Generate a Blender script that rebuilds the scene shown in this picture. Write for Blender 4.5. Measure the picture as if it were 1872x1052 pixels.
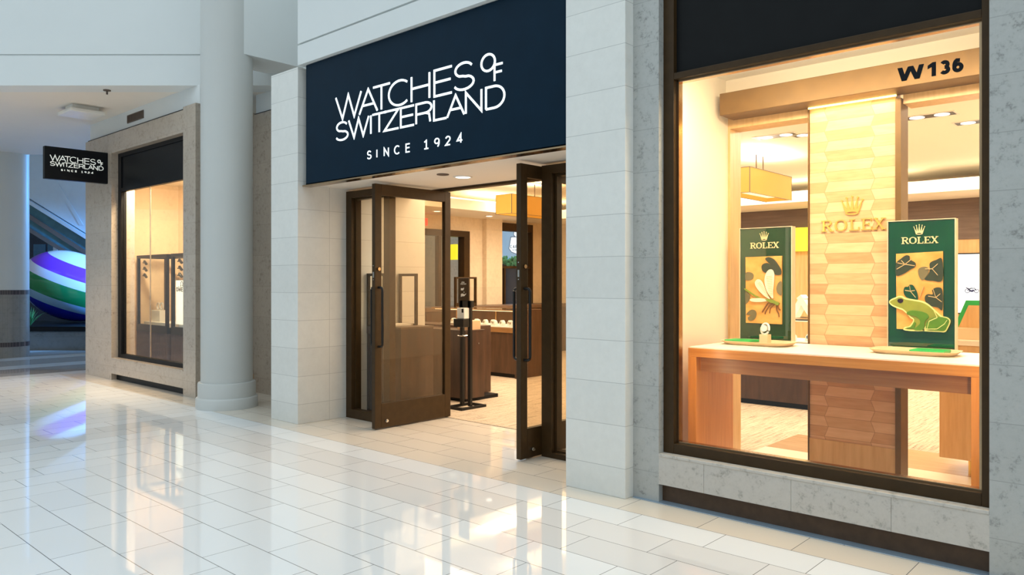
import bpy, bmesh, math, random
from mathutils import Vector, Matrix
random.seed(4)
PI = math.pi
for o in list(bpy.data.objects):
    bpy.data.objects.remove(o)
SC = bpy.context.scene
COL = SC.collection

# ------------------------------------------------------------------ camera
cam_d = bpy.data.cameras.new('camera')
cam_d.sensor_width = 36.0
cam_d.lens = 1394.0 * 36.0 / 1872.0
cam_d.shift_y = -10.7 / 1872.0
cam_d.clip_start = 0.05
cam_d.clip_end = 200
cam = bpy.data.objects.new('camera', cam_d)
COL.objects.link(cam)
cam.location = (0, 0, 1.53)
YAW = math.atan2(1394.0, 1536.0)
cam.rotation_euler = (PI / 2, 0, YAW)
SC.camera = cam
FWD = Vector((-math.sin(YAW), math.cos(YAW), 0))
RGT = Vector((math.cos(YAW), math.sin(YAW), 0))

# ------------------------------------------------------------------ world and light
SC.view_settings.view_transform = 'Standard'
SC.view_settings.look = 'None'
SC.view_settings.gamma = 1.0
SC.view_settings.use_curve_mapping = False
SC.view_settings.exposure = 0.0
SC.cycles.transparent_max_bounces = 32
SC.cycles.max_bounces = 10
SC.cycles.diffuse_bounces = 5
SC.cycles.sample_clamp_indirect = 6.0
SC.cycles.use_denoising = True

W = bpy.data.worlds.new('mall_daylight')
SC.world = W
W.use_nodes = True
wn = W.node_tree
wn.nodes.clear()
wo = wn.nodes.new('ShaderNodeOutputWorld')
wb = wn.nodes.new('ShaderNodeBackground')
tc = wn.nodes.new('ShaderNodeTexCoord')
sx = wn.nodes.new('ShaderNodeSeparateXYZ')
wr = wn.nodes.new('ShaderNodeValToRGB')
wn.links.new(tc.outputs['Generated'], sx.inputs[0])
wn.links.new(sx.outputs[2], wr.inputs[0])
e = wr.color_ramp.elements
e[0].position = 0.0
e[0].color = (0.30, 0.36, 0.40, 1)
e[1].position = 0.75
e[1].color = (0.79, 0.93, 1.0, 1)
wn.links.new(wr.outputs[0], wb.inputs[0])
wb.inputs[1].default_value = 1.42
wn.links.new(wb.outputs[0], wo.inputs[0])


def lamp(name, kind, loc, energy, color, size=0.3, size_y=None, target=None, spot=None, radius=0.08):
    d = bpy.data.lights.new(name, kind)
    d.energy = energy
    d.color = color
    if kind == 'AREA':
        d.size = size
        if size_y:
            d.shape = 'RECTANGLE'
            d.size_y = size_y
    else:
        d.shadow_soft_size = radius
    if kind == 'SPOT':
        d.spot_size = spot or 1.2
        d.spot_blend = 0.6
    o = bpy.data.objects.new(name, d)
    o.location = loc
    if target:
        o.rotation_euler = (Vector(target) - Vector(loc)).to_track_quat('-Z', 'Y').to_euler()
    COL.objects.link(o)
    return o


WARM = (1.0, 0.74, 0.46)
WARM2 = (1.0, 0.83, 0.62)
# shop ceiling lighting
lamp('shop_light', 'AREA', (-6.6, 6.6, 3.18), 34, WARM2, 1.2, 0.6)
lamp('shop_light', 'AREA', (-8.8, 7.6, 3.16), 95, WARM2, 2.6, 2.0)
lamp('shop_light', 'AREA', (-9.2, 11.6, 3.16), 135, WARM2, 2.6, 2.6)
lamp('shop_light', 'AREA', (-5.2, 8.2, 3.16), 125, WARM2, 3.0, 2.4)
lamp('shop_light', 'AREA', (-4.8, 11.6, 3.16), 150, WARM2, 3.0, 2.2)
lamp('shop_light', 'AREA', (-2.2, 8.6, 3.16), 120, WARM2, 1.8, 2.4)
lamp('shop_light', 'AREA', (-2.2, 11.6, 3.16), 90, WARM2, 1.6, 1.6)
# display window lighting
lamp('window_light', 'AREA', (-1.9, 4.86, 3.06), 66, (1.0, 0.78, 0.5), 1.9, 0.2, target=(-1.9, 5.15, 0.0))
lamp('ceiling_wash', 'AREA', (-1.9, 4.82, 3.02), 16, (1.0, 0.82, 0.58), 1.9, 0.1, target=(-1.9, 5.6, 3.22))
lamp('niche_light', 'AREA', (-11.5, 4.88, 3.17), 210, (1.0, 0.76, 0.48), 3.0, 0.12, target=(-11.5, 5.7, 0.9))
# added fill lamps, unseen behind the frame sides, brighten the panel below the table
lamp('jamb_fill', 'AREA', (-2.76, 4.77, 1.6), 5, (1.0, 0.78, 0.5), 0.04, 2.2, target=(-1.76, 5.9, 1.6))
lamp('jamb_fill', 'AREA', (-0.85, 4.77, 1.6), 5, (1.0, 0.78, 0.5), 0.04, 2.2, target=(-1.85, 5.9, 1.6))
# entrance downlight
lamp('entrance_light', 'SPOT', (-5.45, 5.28, 2.54), 40, WARM, target=(-5.45, 5.28, 0), spot=2.2, radius=0.05)
# blue show lighting of the far atrium
lamp('atrium_light', 'SPOT', (-15.2, 9.4, 3.9), 4200, (0.10, 0.40, 1.0), target=(-20.3, 6.6, 0.9), spot=0.95, radius=0.25)
lamp('atrium_light', 'POINT', (-22.0, 15.5, 4.6), 3600, (0.10, 0.40, 1.0), radius=0.6)


# warm recessed light in the ceiling on the left, lights the floor before the far window
lamp('mall_downlight', 'SPOT', (-13.4, 2.7, 4.11), 420, (1.0, 0.80, 0.60), target=(-13.0, 2.9, 0), spot=1.35, radius=0.12)
# pendants are open at the top
for px, py in ((-8.5, 9.8), (-4.35, 9.65)):
    lamp('pendant_light', 'AREA', (px, py, 2.94), 26, WARM2, 0.3, 1.1, target=(px, py, 4))

# ------------------------------------------------------------------ materials
def new_mat(name):
    m = bpy.data.materials.new(name)
    m.use_nodes = True
    nt = m.node_tree
    b = nt.nodes['Principled BSDF']
    return m, nt, b


def rgba(c):
    return (c[0], c[1], c[2], 1)


class N:
    """tiny node-graph helper"""
    def __init__(s, nt):
        s.nt = nt
        s.geo = None

    def pos(s):
        if not s.geo:
            g = s.nt.nodes.new('ShaderNodeNewGeometry')
            q = s.nt.nodes.new('ShaderNodeSeparateXYZ')
            s.nt.links.new(g.outputs['Position'], q.inputs[0])
            s.geo = (g.outputs['Position'], q.outputs[0], q.outputs[1], q.outputs[2])
        return s.geo

    def m(s, op, a, b=None, c=None):
        n = s.nt.nodes.new('ShaderNodeMath')
        n.operation = op
        for i, v in enumerate((a, b, c)):
            if v is None:
                continue
            if isinstance(v, (int, float)):
                n.inputs[i].default_value = v
            else:
                s.nt.links.new(v, n.inputs[i])
        return n.outputs[0]

    def line(s, co, off, per, w):
        """1 on grout lines"""
        f = s.m('FRACT', s.m('DIVIDE', s.m('SUBTRACT', co, off), per))
        d = s.m('MINIMUM', f, s.m('SUBTRACT', 1.0, f))
        return s.m('LESS_THAN', d, w / per / 2)

    def noise(s, scale, detail=4, rough=0.55, stretch=None, vec=None):
        n = s.nt.nodes.new('ShaderNodeTexNoise')
        n.inputs['Scale'].default_value = scale
        n.inputs['Detail'].default_value = detail
        n.inputs['Roughness'].default_value = rough
        v = vec or s.pos()[0]
        if stretch:
            mp = s.nt.nodes.new('ShaderNodeMapping')
            mp.inputs['Scale'].default_value = stretch
            s.nt.links.new(v, mp.inputs[0])
            v = mp.outputs[0]
        s.nt.links.new(v, n.inputs['Vector'])
        return n.outputs[0]

    def ramp(s, fac, stops):
        r = s.nt.nodes.new('ShaderNodeValToRGB')
        el = r.color_ramp.elements
        while len(el) < len(stops):
            el.new(0.5)
        for x, (p, c) in zip(el, stops):
            x.position = p
            x.color = rgba(c)
        s.nt.links.new(fac, r.inputs[0])
        return r.outputs[0]

    def mix(s, fac, a, b):
        n = s.nt.nodes.new('ShaderNodeMix')
        n.data_type = 'RGBA'
        for sock, v in ((n.inputs[0], fac), (n.inputs[6], a), (n.inputs[7], b)):
            if isinstance(v, (int, float)):
                sock.default_value = v
            elif isinstance(v, (tuple, list)):
                sock.default_value = rgba(v)
            else:
                s.nt.links.new(v, sock)
        return n.outputs[2]

    def bump(s, b, h, strength=0.2, dist=0.01):
        n = s.nt.nodes.new('ShaderNodeBump')
        n.inputs['Strength'].default_value = strength
        n.inputs['Distance'].default_value = dist
        s.nt.links.new(h, n.inputs['Height'])
        s.nt.links.new(n.outputs[0], b.inputs['Normal'])


def plain(name, c, rough=0.5, metal=0.0, var=0.06, scale=6.0, emit=None, strength=0.0, spec=0.5, coat=0):
    m, nt, b = new_mat(name)
    g = N(nt)
    f = g.noise(scale, 3)
    lo = tuple(max(0, x * (1 - var)) for x in c)
    hi = tuple(min(1, x * (1 + var)) for x in c)
    nt.links.new(g.ramp(f, [(0.3, lo), (0.7, hi)]), b.inputs['Base Color'])
    b.inputs['Roughness'].default_value = rough
    b.inputs['Metallic'].default_value = metal
    b.inputs['Specular IOR Level'].default_value = spec
    b.inputs['Coat Weight'].default_value = coat
    if emit:
        b.inputs['Emission Color'].default_value = rgba(emit)
        b.inputs['Emission Strength'].default_value = strength
    return m


def wood(name, dark, light, rough=0.35, stretch=(1.2, 8, 22), scale=2.0):
    m, nt, b = new_mat(name)
    g = N(nt)
    f = g.noise(scale, 6, 0.6, stretch)
    nt.links.new(g.ramp(f, [(0.3, dark), (0.7, light)]), b.inputs['Base Color'])
    b.inputs['Roughness'].default_value = rough
    g.bump(b, f, 0.05, 0.003)
    return m


def stone(name, base, dark, off=0.21, per=0.30, voff=None, vper=None, rough=0.35, mott=0.5, grout=0.55, lw=0.004, fine=1.0):
    """stone cladding laid in courses; vper joints along x+y"""
    m, nt, b = new_mat(name)
    g = N(nt)
    P, x, y, z = g.pos()
    n1 = g.noise(14 * fine, 6, 0.7)
    n2 = g.noise(4 * fine, 5, 0.6)
    f = g.m('MULTIPLY_ADD', n1, 0.6, g.m('MULTIPLY', n2, 0.4))
    lo, hi = 0.5 - 0.2 * mott, 0.5 + 0.15 * mott
    col = g.ramp(f, [(max(0.0, lo - .1), dark), (lo + 0.06, base), (hi, tuple(min(1, c * 1.06) for c in base))])
    row = g.m('FLOOR', g.m('DIVIDE', g.m('SUBTRACT', z, off), per))
    wn_ = nt.nodes.new('ShaderNodeTexWhiteNoise')
    wn_.noise_dimensions = '1D'
    nt.links.new(row, wn_.inputs['W'])
    tint = g.m('MULTIPLY_ADD', wn_.outputs[0], 0.06, 0.95)
    mul = nt.nodes.new('ShaderNodeVectorMath')
    mul.operation = 'SCALE'
    nt.links.new(col, mul.inputs[0])
    nt.links.new(tint, mul.inputs['Scale'])
    ln = g.line(z, off, per, lw)
    if vper:
        ln = g.m('MAXIMUM', ln, g.line(g.m('ADD', x, y), voff, vper, lw))
    nt.links.new(g.mix(ln, mul.outputs[0], tuple(c * grout for c in base)), b.inputs['Base Color'])
    b.inputs['Roughness'].default_value = rough
    return m


def glass(name, tint=(1, 1, 1), refl=1.0, rough=0.0):
    m = bpy.data.materials.new(name)
    m.use_nodes = True
    nt = m.node_tree
    nt.nodes.clear()
    out = nt.nodes.new('ShaderNodeOutputMaterial')
    mx = nt.nodes.new('ShaderNodeMixShader')
    fr = nt.nodes.new('ShaderNodeFresnel')
    ge = nt.nodes.new('ShaderNodeNewGeometry')
    io = nt.nodes.new('ShaderNodeMapRange')
    io.inputs['To Min'].default_value = 1.45
    io.inputs['To Max'].default_value = 1.0 / 1.45
    nt.links.new(ge.outputs['Backfacing'], io.inputs['Value'])
    nt.links.new(io.outputs[0], fr.inputs[0])
    mu = nt.nodes.new('ShaderNodeMath')
    mu.operation = 'MULTIPLY'
    mu.inputs[1].default_value = refl
    tr = nt.nodes.new('ShaderNodeBsdfTransparent')
    no = nt.nodes.new('ShaderNodeTexNoise')
    no.inputs['Scale'].default_value = 0.7
    rp = nt.nodes.new('ShaderNodeValToRGB')
    rp.color_ramp.elements[0].color = rgba(tuple(c * 0.985 for c in tint))
    rp.color_ramp.elements[1].color = rgba(tint)
    nt.links.new(no.outputs[0], rp.inputs[0])
    nt.links.new(rp.outputs[0], tr.inputs[0])
    gl = nt.nodes.new('ShaderNodeBsdfGlossy')
    gl.inputs['Roughness'].default_value = rough
    nt.links.new(fr.outputs[0], mu.inputs[0])
    nt.links.new(mu.outputs[0], mx.inputs[0])
    nt.links.new(tr.outputs[0], mx.inputs[1])
    nt.links.new(gl.outputs[0], mx.inputs[2])
    nt.links.new(mx.outputs[0], out.inputs[0])
    return m


def floor_mat():
    m, nt, b = new_mat('mall_floor_tile')
    g = N(nt)
    P, x, y, z = g.pos()
    H, L = 0.288, 0.592
    # rows parallel to the shop front
    ry = g.m('FLOOR', g.m('DIVIDE', g.m('SUBTRACT', y, 3.99), H))
    par = g.m('SUBTRACT', 1.0, g.m('FLOORED_MODULO', ry, 2.0))
    xo = g.m('DIVIDE', g.m('SUBTRACT', g.m('ADD', x, 2.925), g.m('MULTIPLY', par, 0.195)), L)
    lx = g.m('LESS_THAN', g.m('ABSOLUTE', g.m('SUBTRACT', g.m('FRACT', xo), 0.5)), 0.5)
    fx = g.m('FRACT', xo)
    jx = g.m('LESS_THAN', g.m('MULTIPLY', g.m('MINIMUM', fx, g.m('SUBTRACT', 1.0, fx)), L), 0.0020)
    la = g.m('MAXIMUM', g.line(y, 3.99, H, 0.0045), jx)
    ida = g.m('ADD', g.m('MULTIPLY', ry, 17.3), g.m('FLOOR', xo))
    # rows turned by a right angle
    D = 0.2965
    cx = g.m('FLOOR', g.m('DIVIDE', g.m('ADD', x, 7.09), D))
    par2 = g.m('FLOORED_MODULO', cx, 2.0)
    yo = g.m('DIVIDE', g.m('SUBTRACT', g.m('SUBTRACT', y, 1.98), g.m('MULTIPLY', g.m('SUBTRACT', par2, 0.0), 0.39)), L)
    fy = g.m('FRACT', yo)
    jy = g.m('LESS_THAN', g.m('MULTIPLY', g.m('MINIMUM', fy, g.m('SUBTRACT', 1.0, fy)), L), 0.0020)
    lb = g.m('MAXIMUM', g.line(x, -7.09, D, 0.0045), jy)
    idb = g.m('ADD', g.m('MULTIPLY', cx, 31.7), g.m('FLOOR', yo))
    sel = g.m('GREATER_THAN', g.m('ADD', cx, ry), -5.5)
    ln = g.m('ADD', g.m('MULTIPLY', la, sel), g.m('MULTIPLY', lb, g.m('SUBTRACT', 1.0, sel)))
    idn = g.m('ADD', g.m('MULTIPLY', ida, sel), g.m('MULTIPLY', idb, g.m('SUBTRACT', 1.0, sel)))
    w = nt.nodes.new('ShaderNodeTexWhiteNoise')
    w.noise_dimensions = '1D'
    nt.links.new(idn, w.inputs['W'])
    white = (0.81, 0.82, 0.825)
    grey = (0.745, 0.735, 0.725)
    beige = (0.74, 0.66, 0.56)
    # concentric bands measured out from the shop fronts
    band = g.m('ADD', g.m('MULTIPLY', ry, sel), g.m('MULTIPLY', g.m('SUBTRACT', -6.0, cx), g.m('SUBTRACT', 1.0, sel)))
    isbeige = g.m('GREATER_THAN', g.m('MULTIPLY', y, 1.0), 4.278)
    isgrey = g.m('MULTIPLY', g.m('LESS_THAN', g.m('ABSOLUTE', g.m('ADD', band, 1.5)), 0.9), 1.0)
    c = g.mix(isgrey, white, grey)
    c = g.mix(isbeige, c, beige)
    far = g.m('LESS_THAN', x, -13.9)
    stripe = g.m('LESS_THAN', g.m('FRACT', g.m('DIVIDE', g.m('ADD', x, 14.3), 1.7)), 0.36)
    c = g.mix(far, c, g.mix(stripe, (0.36, 0.33, 0.30), (0.72, 0.70, 0.66)))
    tint = g.m('MULTIPLY_ADD', w.outputs[0], 0.05, 0.965)
    mul = nt.nodes.new('ShaderNodeVectorMath')
    mul.operation = 'SCALE'
    nt.links.new(c, mul.inputs[0])
    nt.links.new(tint, mul.inputs['Scale'])
    nt.links.new(g.mix(ln, mul.outputs[0], (0.16, 0.16, 0.16)), b.inputs['Base Color'])
    b.inputs['Roughness'].default_value = 0.035
    b.inputs['IOR'].default_value = 1.55
    n = g.noise(1.3, 2)
    g.bump(b, n, 0.012, 0.02)
    return m


def carpet_mat():
    m, nt, b = new_mat('striped_carpet')
    g = N(nt)
    n1 = g.noise(3.0, 5, 0.7, (26, 0.8, 1))
    n2 = g.noise(60.0, 2)
    f = g.m('MULTIPLY_ADD', n1, 0.8, g.m('MULTIPLY', n2, 0.2))
    nt.links.new(g.ramp(f, [(0.36, (0.07, 0.05, 0.035)), (0.44, (0.40, 0.31, 0.22)), (0.60, (0.58, 0.48, 0.36))]), b.inputs['Base Color'])
    b.inputs['Roughness'].default_value = 0.95
    return m


def hex_mat():
    m, nt, b = new_mat('hexagonal_wood_tiles')
    g = N(nt)
    P, x, y, z = g.pos()
    h = 0.0785
    q = g.m('DIVIDE', g.m('SUBTRACT', z, 0.02), h)
    row = g.m('FLOOR', q)
    tri = g.m('PINGPONG', q, 1.0)
    ex = g.m('MULTIPLY_ADD', tri, 0.030, 0.0)
    xs = g.m('DIVIDE', g.m('SUBTRACT', g.m('ADD', x, 2.172), ex), 0.338)
    colm = g.m('FLOOR', xs)
    par = g.m('FLOORED_MODULO', g.m('ADD', row, colm), 2.0)
    wn_ = nt.nodes.new('ShaderNodeTexWhiteNoise')
    wn_.noise_dimensions = '1D'
    nt.links.new(g.m('MULTIPLY_ADD', row, 7.1, colm), wn_.inputs['W'])
    n = g.noise(3.0, 5, 0.6, (2, 2, 14))
    la = g.ramp(n, [(0.3, (0.70, 0.43, 0.22)), (0.7, (0.80, 0.53, 0.30))])
    db = g.ramp(n, [(0.3, (0.50, 0.26, 0.11)), (0.7, (0.62, 0.35, 0.17))])
    f = g.m('MULTIPLY', par, g.m('MULTIPLY_ADD', wn_.outputs[0], 0.7, 0.3))
    c = g.mix(f, la, db)
    fr = g.m('FRACT', xs)
    ln = g.m('LESS_THAN', g.m('MULTIPLY', g.m('MINIMUM', fr, g.m('SUBTRACT', 1.0, fr)), 0.338), 0.0018)
    ln = g.m('MAXIMUM', ln, g.line(z, 0.02, h, 0.003))
    nt.links.new(g.mix(ln, c, (0.40, 0.22, 0.10)), b.inputs['Base Color'])
    b.inputs['Roughness'].default_value = 0.4
    return m


MT = {}
MT['pier'] = stone('pale_limestone', (0.74, 0.73, 0.69), (0.66, 0.64, 0.59), 0.21, 0.30, mott=0.8, grout=0.66, rough=0.3, voff=-2.28, vper=40.0)
MT['grey_stone'] = stone('grey_fossil_limestone', (0.42, 0.42, 0.40), (0.14, 0.14, 0.13), 0.20, 0.30, mott=0.5, grout=0.75, rough=0.35, fine=2.6)
MT['sill_stone'] = stone('warm_fossil_limestone', (0.52, 0.485, 0.44), (0.24, 0.22, 0.19), -0.5, 5.0, mott=0.5, grout=0.7, rough=0.35, fine=2.4)
MT['brown_stone'] = stone('brown_limestone', (0.45, 0.38, 0.31), (0.24, 0.19, 0.15), 0.21, 0.42, mott=0.5, grout=0.78, rough=0.2, fine=2.0, voff=0.1, vper=0.55)
MT['niche_stone'] = stone('honey_stone', (0.72, 0.56, 0.38), (0.56, 0.40, 0.25), 0.21, 0.6, mott=0.6, grout=0.9, rough=0.4)
MT['white_paint'] = plain('white_wall_paint', (0.72, 0.74, 0.73), 0.7, var=0.015, scale=1.5)
MT['cream_paint'] = plain('cream_ceiling_paint', (0.80, 0.74, 0.66), 0.7, var=0.015, scale=1.5)
MT['column_paint'] = plain('grey_column_paint', (0.56, 0.565, 0.545), 0.45, var=0.015, scale=1.5)
MT['floor'] = floor_mat()
MT['carpet'] = carpet_mat()
MT['navy'] = plain('navy_sign_enamel', (0.0012, 0.014, 0.030), 0.45, var=0.08, spec=0.10)
MT['black'] = plain('black_enamel', (0.006, 0.007, 0.009), 0.4, var=0.1, spec=0.18)
MT['dark_panel'] = plain('charcoal_panel', (0.008, 0.0085, 0.009), 0.5, var=0.1, spec=0.12)
MT['bronze'] = plain('dark_bronze_metal', (0.046, 0.025, 0.009), 0.38, 0.0, var=0.12, scale=14, spec=0.2)
MT['bronze_trim'] = plain('polished_bronze_trim', (0.42, 0.29, 0.17), 0.2, 1.0)
MT['black_metal'] = plain('black_metal', (0.010, 0.009, 0.008), 0.35, 0.0, spec=0.3)
MT['steel'] = plain('brushed_steel', (0.6, 0.58, 0.54), 0.25, 1.0)
MT['lit_white'] = plain('lit_white_acrylic', (0.9, 0.95, 1.0), 0.4, emit=(0.84, 0.95, 1.0), strength=0.85)
MT['sign_white'] = plain('white_sign_lettering', (0.85, 0.88, 0.85), 0.5, emit=(0.95, 1.0, 0.92), strength=0.35)
MT['white'] = plain('white_plastic', (0.78, 0.77, 0.73), 0.4, var=0.02)
MT['cushion'] = plain('white_leather', (0.85, 0.82, 0.75), 0.5, var=0.03)
MT['beige_wall'] = stone('cream_wall_tiles', (0.76, 0.64, 0.48), (0.70, 0.57, 0.41), 0.21, 0.6, mott=0.4, grout=0.85, rough=0.4)
MT['shop_paint'] = plain('warm_white_paint', (0.80, 0.72, 0.58), 0.7, var=0.015, scale=1.5)
MT['shop_ceiling'] = plain('shop_ceiling_paint', (0.90, 0.85, 0.74), 0.7, var=0.015, scale=1.5)
MT['dark_wood'] = wood('dark_walnut', (0.036, 0.016, 0.008), (0.078, 0.036, 0.018), 0.35, (7, 7, 1.0))
MT['brown_wood'] = wood('brown_panelling', (0.10, 0.060, 0.040), (0.17, 0.11, 0.075), 0.4, (1.0, 1.0, 16))
MT['fluted'] = plain('fluted_dark_front', (0.075, 0.055, 0.055), 0.4, var=0.1)
MT['cherry'] = wood('cherry_wood', (0.52, 0.165, 0.022), (0.68, 0.26, 0.050), 0.3, (1.0, 6, 24))
MT['cherry_leg'] = wood('cherry_wood_upright', (0.58, 0.185, 0.026), (0.72, 0.27, 0.050), 0.3, (18, 18, 1.0))
MT['apron_wood'] = wood('red_brown_wood', (0.30, 0.10, 0.025), (0.42, 0.16, 0.045), 0.35, (1.0, 6, 24))
MT['oak'] = wood('honey_oak', (0.60, 0.36, 0.14), (0.74, 0.48, 0.22), 0.35, (14, 14, 1.2))
MT['brass_beam'] = plain('brushed_brass', (0.165, 0.09, 0.024), 0.42, 0.35, var=0.10, scale=9)
MT['gold'] = plain('polished_gold', (0.86, 0.58, 0.14), 0.22, 0.55)
MT['gold_print'] = plain('gold_lettering', (0.80, 0.62, 0.34), 0.35, 0.2, emit=(0.8, 0.6, 0.3), strength=0.0)
MT['table_top'] = plain('cream_leather_top', (0.86, 0.79, 0.66), 0.5, var=0.02)
MT['frame_cream'] = plain('cream_frame_edge', (0.72, 0.60, 0.42), 0.4)
MT['kick'] = plain('brown_metal_kick_plate', (0.075, 0.043, 0.025), 0.4, var=0.15, scale=14, spec=0.3)
MT['tray'] = plain('beige_tray_leather', (0.72, 0.54, 0.33), 0.45)
MT['green_pad'] = plain('bright_green_pad', (0.02, 0.42, 0.09), 0.45)
MT['green_board'] = plain('glossy_green_board', (0.001, 0.048, 0.014), 0.03, var=0.3, scale=3, spec=0.8, coat=0.6)
MT['green_board2'] = plain('glossy_olive_green_board', (0.006, 0.045, 0.015), 0.03, var=0.3, scale=3, spec=0.8, coat=0.6)
MT['poster_orange'] = wood('orange_marquetry', (0.66, 0.27, 0.045), (0.80, 0.42, 0.12), 0.4, (3, 3, 4), 3.0)
MT['lily'] = plain('dark_lily_green', (0.035, 0.045, 0.025), 0.35, var=0.1)
MT['lily_pale'] = plain('faded_lily_brown', (0.17, 0.14, 0.07), 0.35, var=0.1)
MT['lily_deep'] = plain('deep_lily_green', (0.008, 0.060, 0.028), 0.3, var=0.1)
MT['frog'] = plain('frog_lime_green', (0.27, 0.29, 0.04), 0.3, var=0.12, scale=20)
MT['frog_leg'] = plain('frog_leaf_green', (0.09, 0.21, 0.018), 0.3, var=0.12, scale=20)
MT['frog_edge'] = plain('pale_yellow_edge', (0.80, 0.75, 0.30), 0.4)
MT['wing'] = plain('ivory_wing', (0.85, 0.74, 0.55), 0.4, var=0.06, scale=30)
MT['body'] = plain('olive_insect_body', (0.20, 0.26, 0.03), 0.35)
MT['vein'] = plain('tan_vein', (0.62, 0.42, 0.20), 0.5)
MT['insect_leg'] = plain('brown_insect_leg', (0.22, 0.09, 0.02), 0.5)
MT['eye'] = plain('dark_eye', (0.03, 0.015, 0.03), 0.15)
MT['glass'] = glass('clear_glass', (0.98, 0.99, 0.985), 0.55)
MT['door_glass'] = glass('door_glass', (0.86, 0.80, 0.70), 1.2)
MT['show_glass'] = glass('showcase_glass', (0.97, 0.985, 0.975), 0.6)
MT['shade'] = plain('amber_fabric_shade', (0.34, 0.15, 0.022), 0.7, emit=(1.0, 0.46, 0.05), strength=0.62)
MT['shade_glow'] = plain('lamp_diffuser', (0.9, 0.7, 0.4), 0.6, emit=(1.0, 0.78, 0.42), strength=1.3)
MT['yellow_light'] = plain('yellow_light_panel', (0.9, 0.75, 0.05), 0.5, emit=(1.0, 0.80, 0.02), strength=0.9)
MT['led'] = plain('warm_led_strip', (1, 0.8, 0.4), 0.5, emit=(1.0, 0.70, 0.18), strength=5.0)
MT['lamp_face'] = plain('lamp_face', (1, 0.95, 0.85), 0.4, emit=(1.0, 0.92, 0.78), strength=3.0)
MT['cove'] = plain('cove_light', (1, 0.9, 0.7), 0.5, emit=(1.0, 0.86, 0.52), strength=1.6)
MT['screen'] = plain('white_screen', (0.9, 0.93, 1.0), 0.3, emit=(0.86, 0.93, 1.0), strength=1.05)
MT['screen_blue'] = plain('navy_screen_icon', (0.02, 0.03, 0.12), 0.4)
MT['poster_white'] = plain('backlit_white_poster', (0.95, 0.9, 0.8), 0.5, emit=(1.0, 0.92, 0.75), strength=0.8)
MT['red_sign'] = plain('red_lit_sign', (0.8, 0.05, 0.03), 0.5, emit=(1.0, 0.10, 0.06), strength=1.2)
MT['dark_tile'] = stone('grey_column_tiles', (0.23, 0.21, 0.19), (0.16, 0.145, 0.13), 0.0, 0.30, mott=0.5, grout=0.7, rough=0.3, voff=0.0, vper=0.11)
MT['band_tile'] = stone('black_band_tiles', (0.05, 0.035, 0.035), (0.03, 0.02, 0.02), 0.0, 2.0, mott=0.5, grout=3.0, rough=0.3, voff=0.0, vper=0.055, lw=0.008)
MT['planter'] = stone('grey_planter_stone', (0.20, 0.20, 0.19), (0.13, 0.13, 0.12), 0.0, 0.3, mott=0.5, rough=0.4)
MT['escalator'] = plain('pale_escalator_cladding', (0.66, 0.74, 0.80), 0.35, var=0.02)
MT['teal_soffit'] = plain('teal_soffit', (0.07, 0.20, 0.25), 0.5, var=0.15)
MT['brown_soffit'] = plain('brown_soffit', (0.16, 0.12, 0.10), 0.5)
MT['far_wall'] = plain('far_mall_wall', (0.55, 0.62, 0.66), 0.7, var=0.05, scale=1.0)
MT['dark_front'] = plain('dark_far_shopfront', (0.020, 0.035, 0.06), 0.4, var=0.2)
MT['opp_wall'] = plain('beige_mall_wall', (0.55, 0.53, 0.49), 0.6, var=0.06, scale=0.8)
MT['leaf'] = plain('green_grass_leaf', (0.10, 0.30, 0.10), 0.5, var=0.3, scale=30)
MT['wood_floor'] = wood('display_floor_wood', (0.40, 0.25, 0.13), (0.52, 0.34, 0.19), 0.25, (1, 9, 1))
MT['cream_floor'] = plain('cream_stone_floor', (0.84, 0.77, 0.64), 0.2, var=0.03)
MT['duct'] = plain('brown_grille', (0.12, 0.085, 0.065), 0.6)
MT['carton'] = plain('tan_cardboard', (0.62, 0.40, 0.22), 0.7)


def egg_mat():
    m, nt, b = new_mat('striped_balloon_enamel')
    g = N(nt)
    t = nt.nodes.new('ShaderNodeTexCoord')
    q = nt.nodes.new('ShaderNodeSeparateXYZ')
    nt.links.new(t.outputs['Generated'], q.inputs[0])
    r = nt.nodes.new('ShaderNodeValToRGB')
    r.color_ramp.interpolation = 'CONSTANT'
    el = r.color_ramp.elements
    stops = [(0.0, (0.01, 0.02, 0.40)), (0.245, (0.30, 0.50, 0.70)), (0.36, (0.01, 0.22, 0.07)), (0.585, (0.75, 0.78, 0.95)), (0.70, (0.24, 0.05, 0.72)), (0.875, (0.85, 0.88, 0.95))]
    while len(el) < len(stops):
        el.new(0.5)
    for x, (p, c) in zip(el, stops):
        x.position = p
        x.color = rgba(c)
    nt.links.new(q.outputs[2], r.inputs[0])
    nt.links.new(r.outputs[0], b.inputs['Base Color'])
    b.inputs['Roughness'].default_value = 0.12
    return m


MT['egg'] = egg_mat()
MT['hex'] = hex_mat()

# ------------------------------------------------------------------ mesh helpers
ORG = {}


def BM():
    return bmesh.new()


def box(bm, x0, x1, y0, y1, z0, z1):
    v = [bm.verts.new(p) for p in ((x0, y0, z0), (x1, y0, z0), (x1, y1, z0), (x0, y1, z0), (x0, y0, z1), (x1, y0, z1), (x1, y1, z1), (x0, y1, z1))]
    for f in ((0, 3, 2, 1), (4, 5, 6, 7), (0, 1, 5, 4), (1, 2, 6, 5), (2, 3, 7, 6), (3, 0, 4, 7)):
        bm.faces.new([v[i] for i in f])
    return bm


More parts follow.
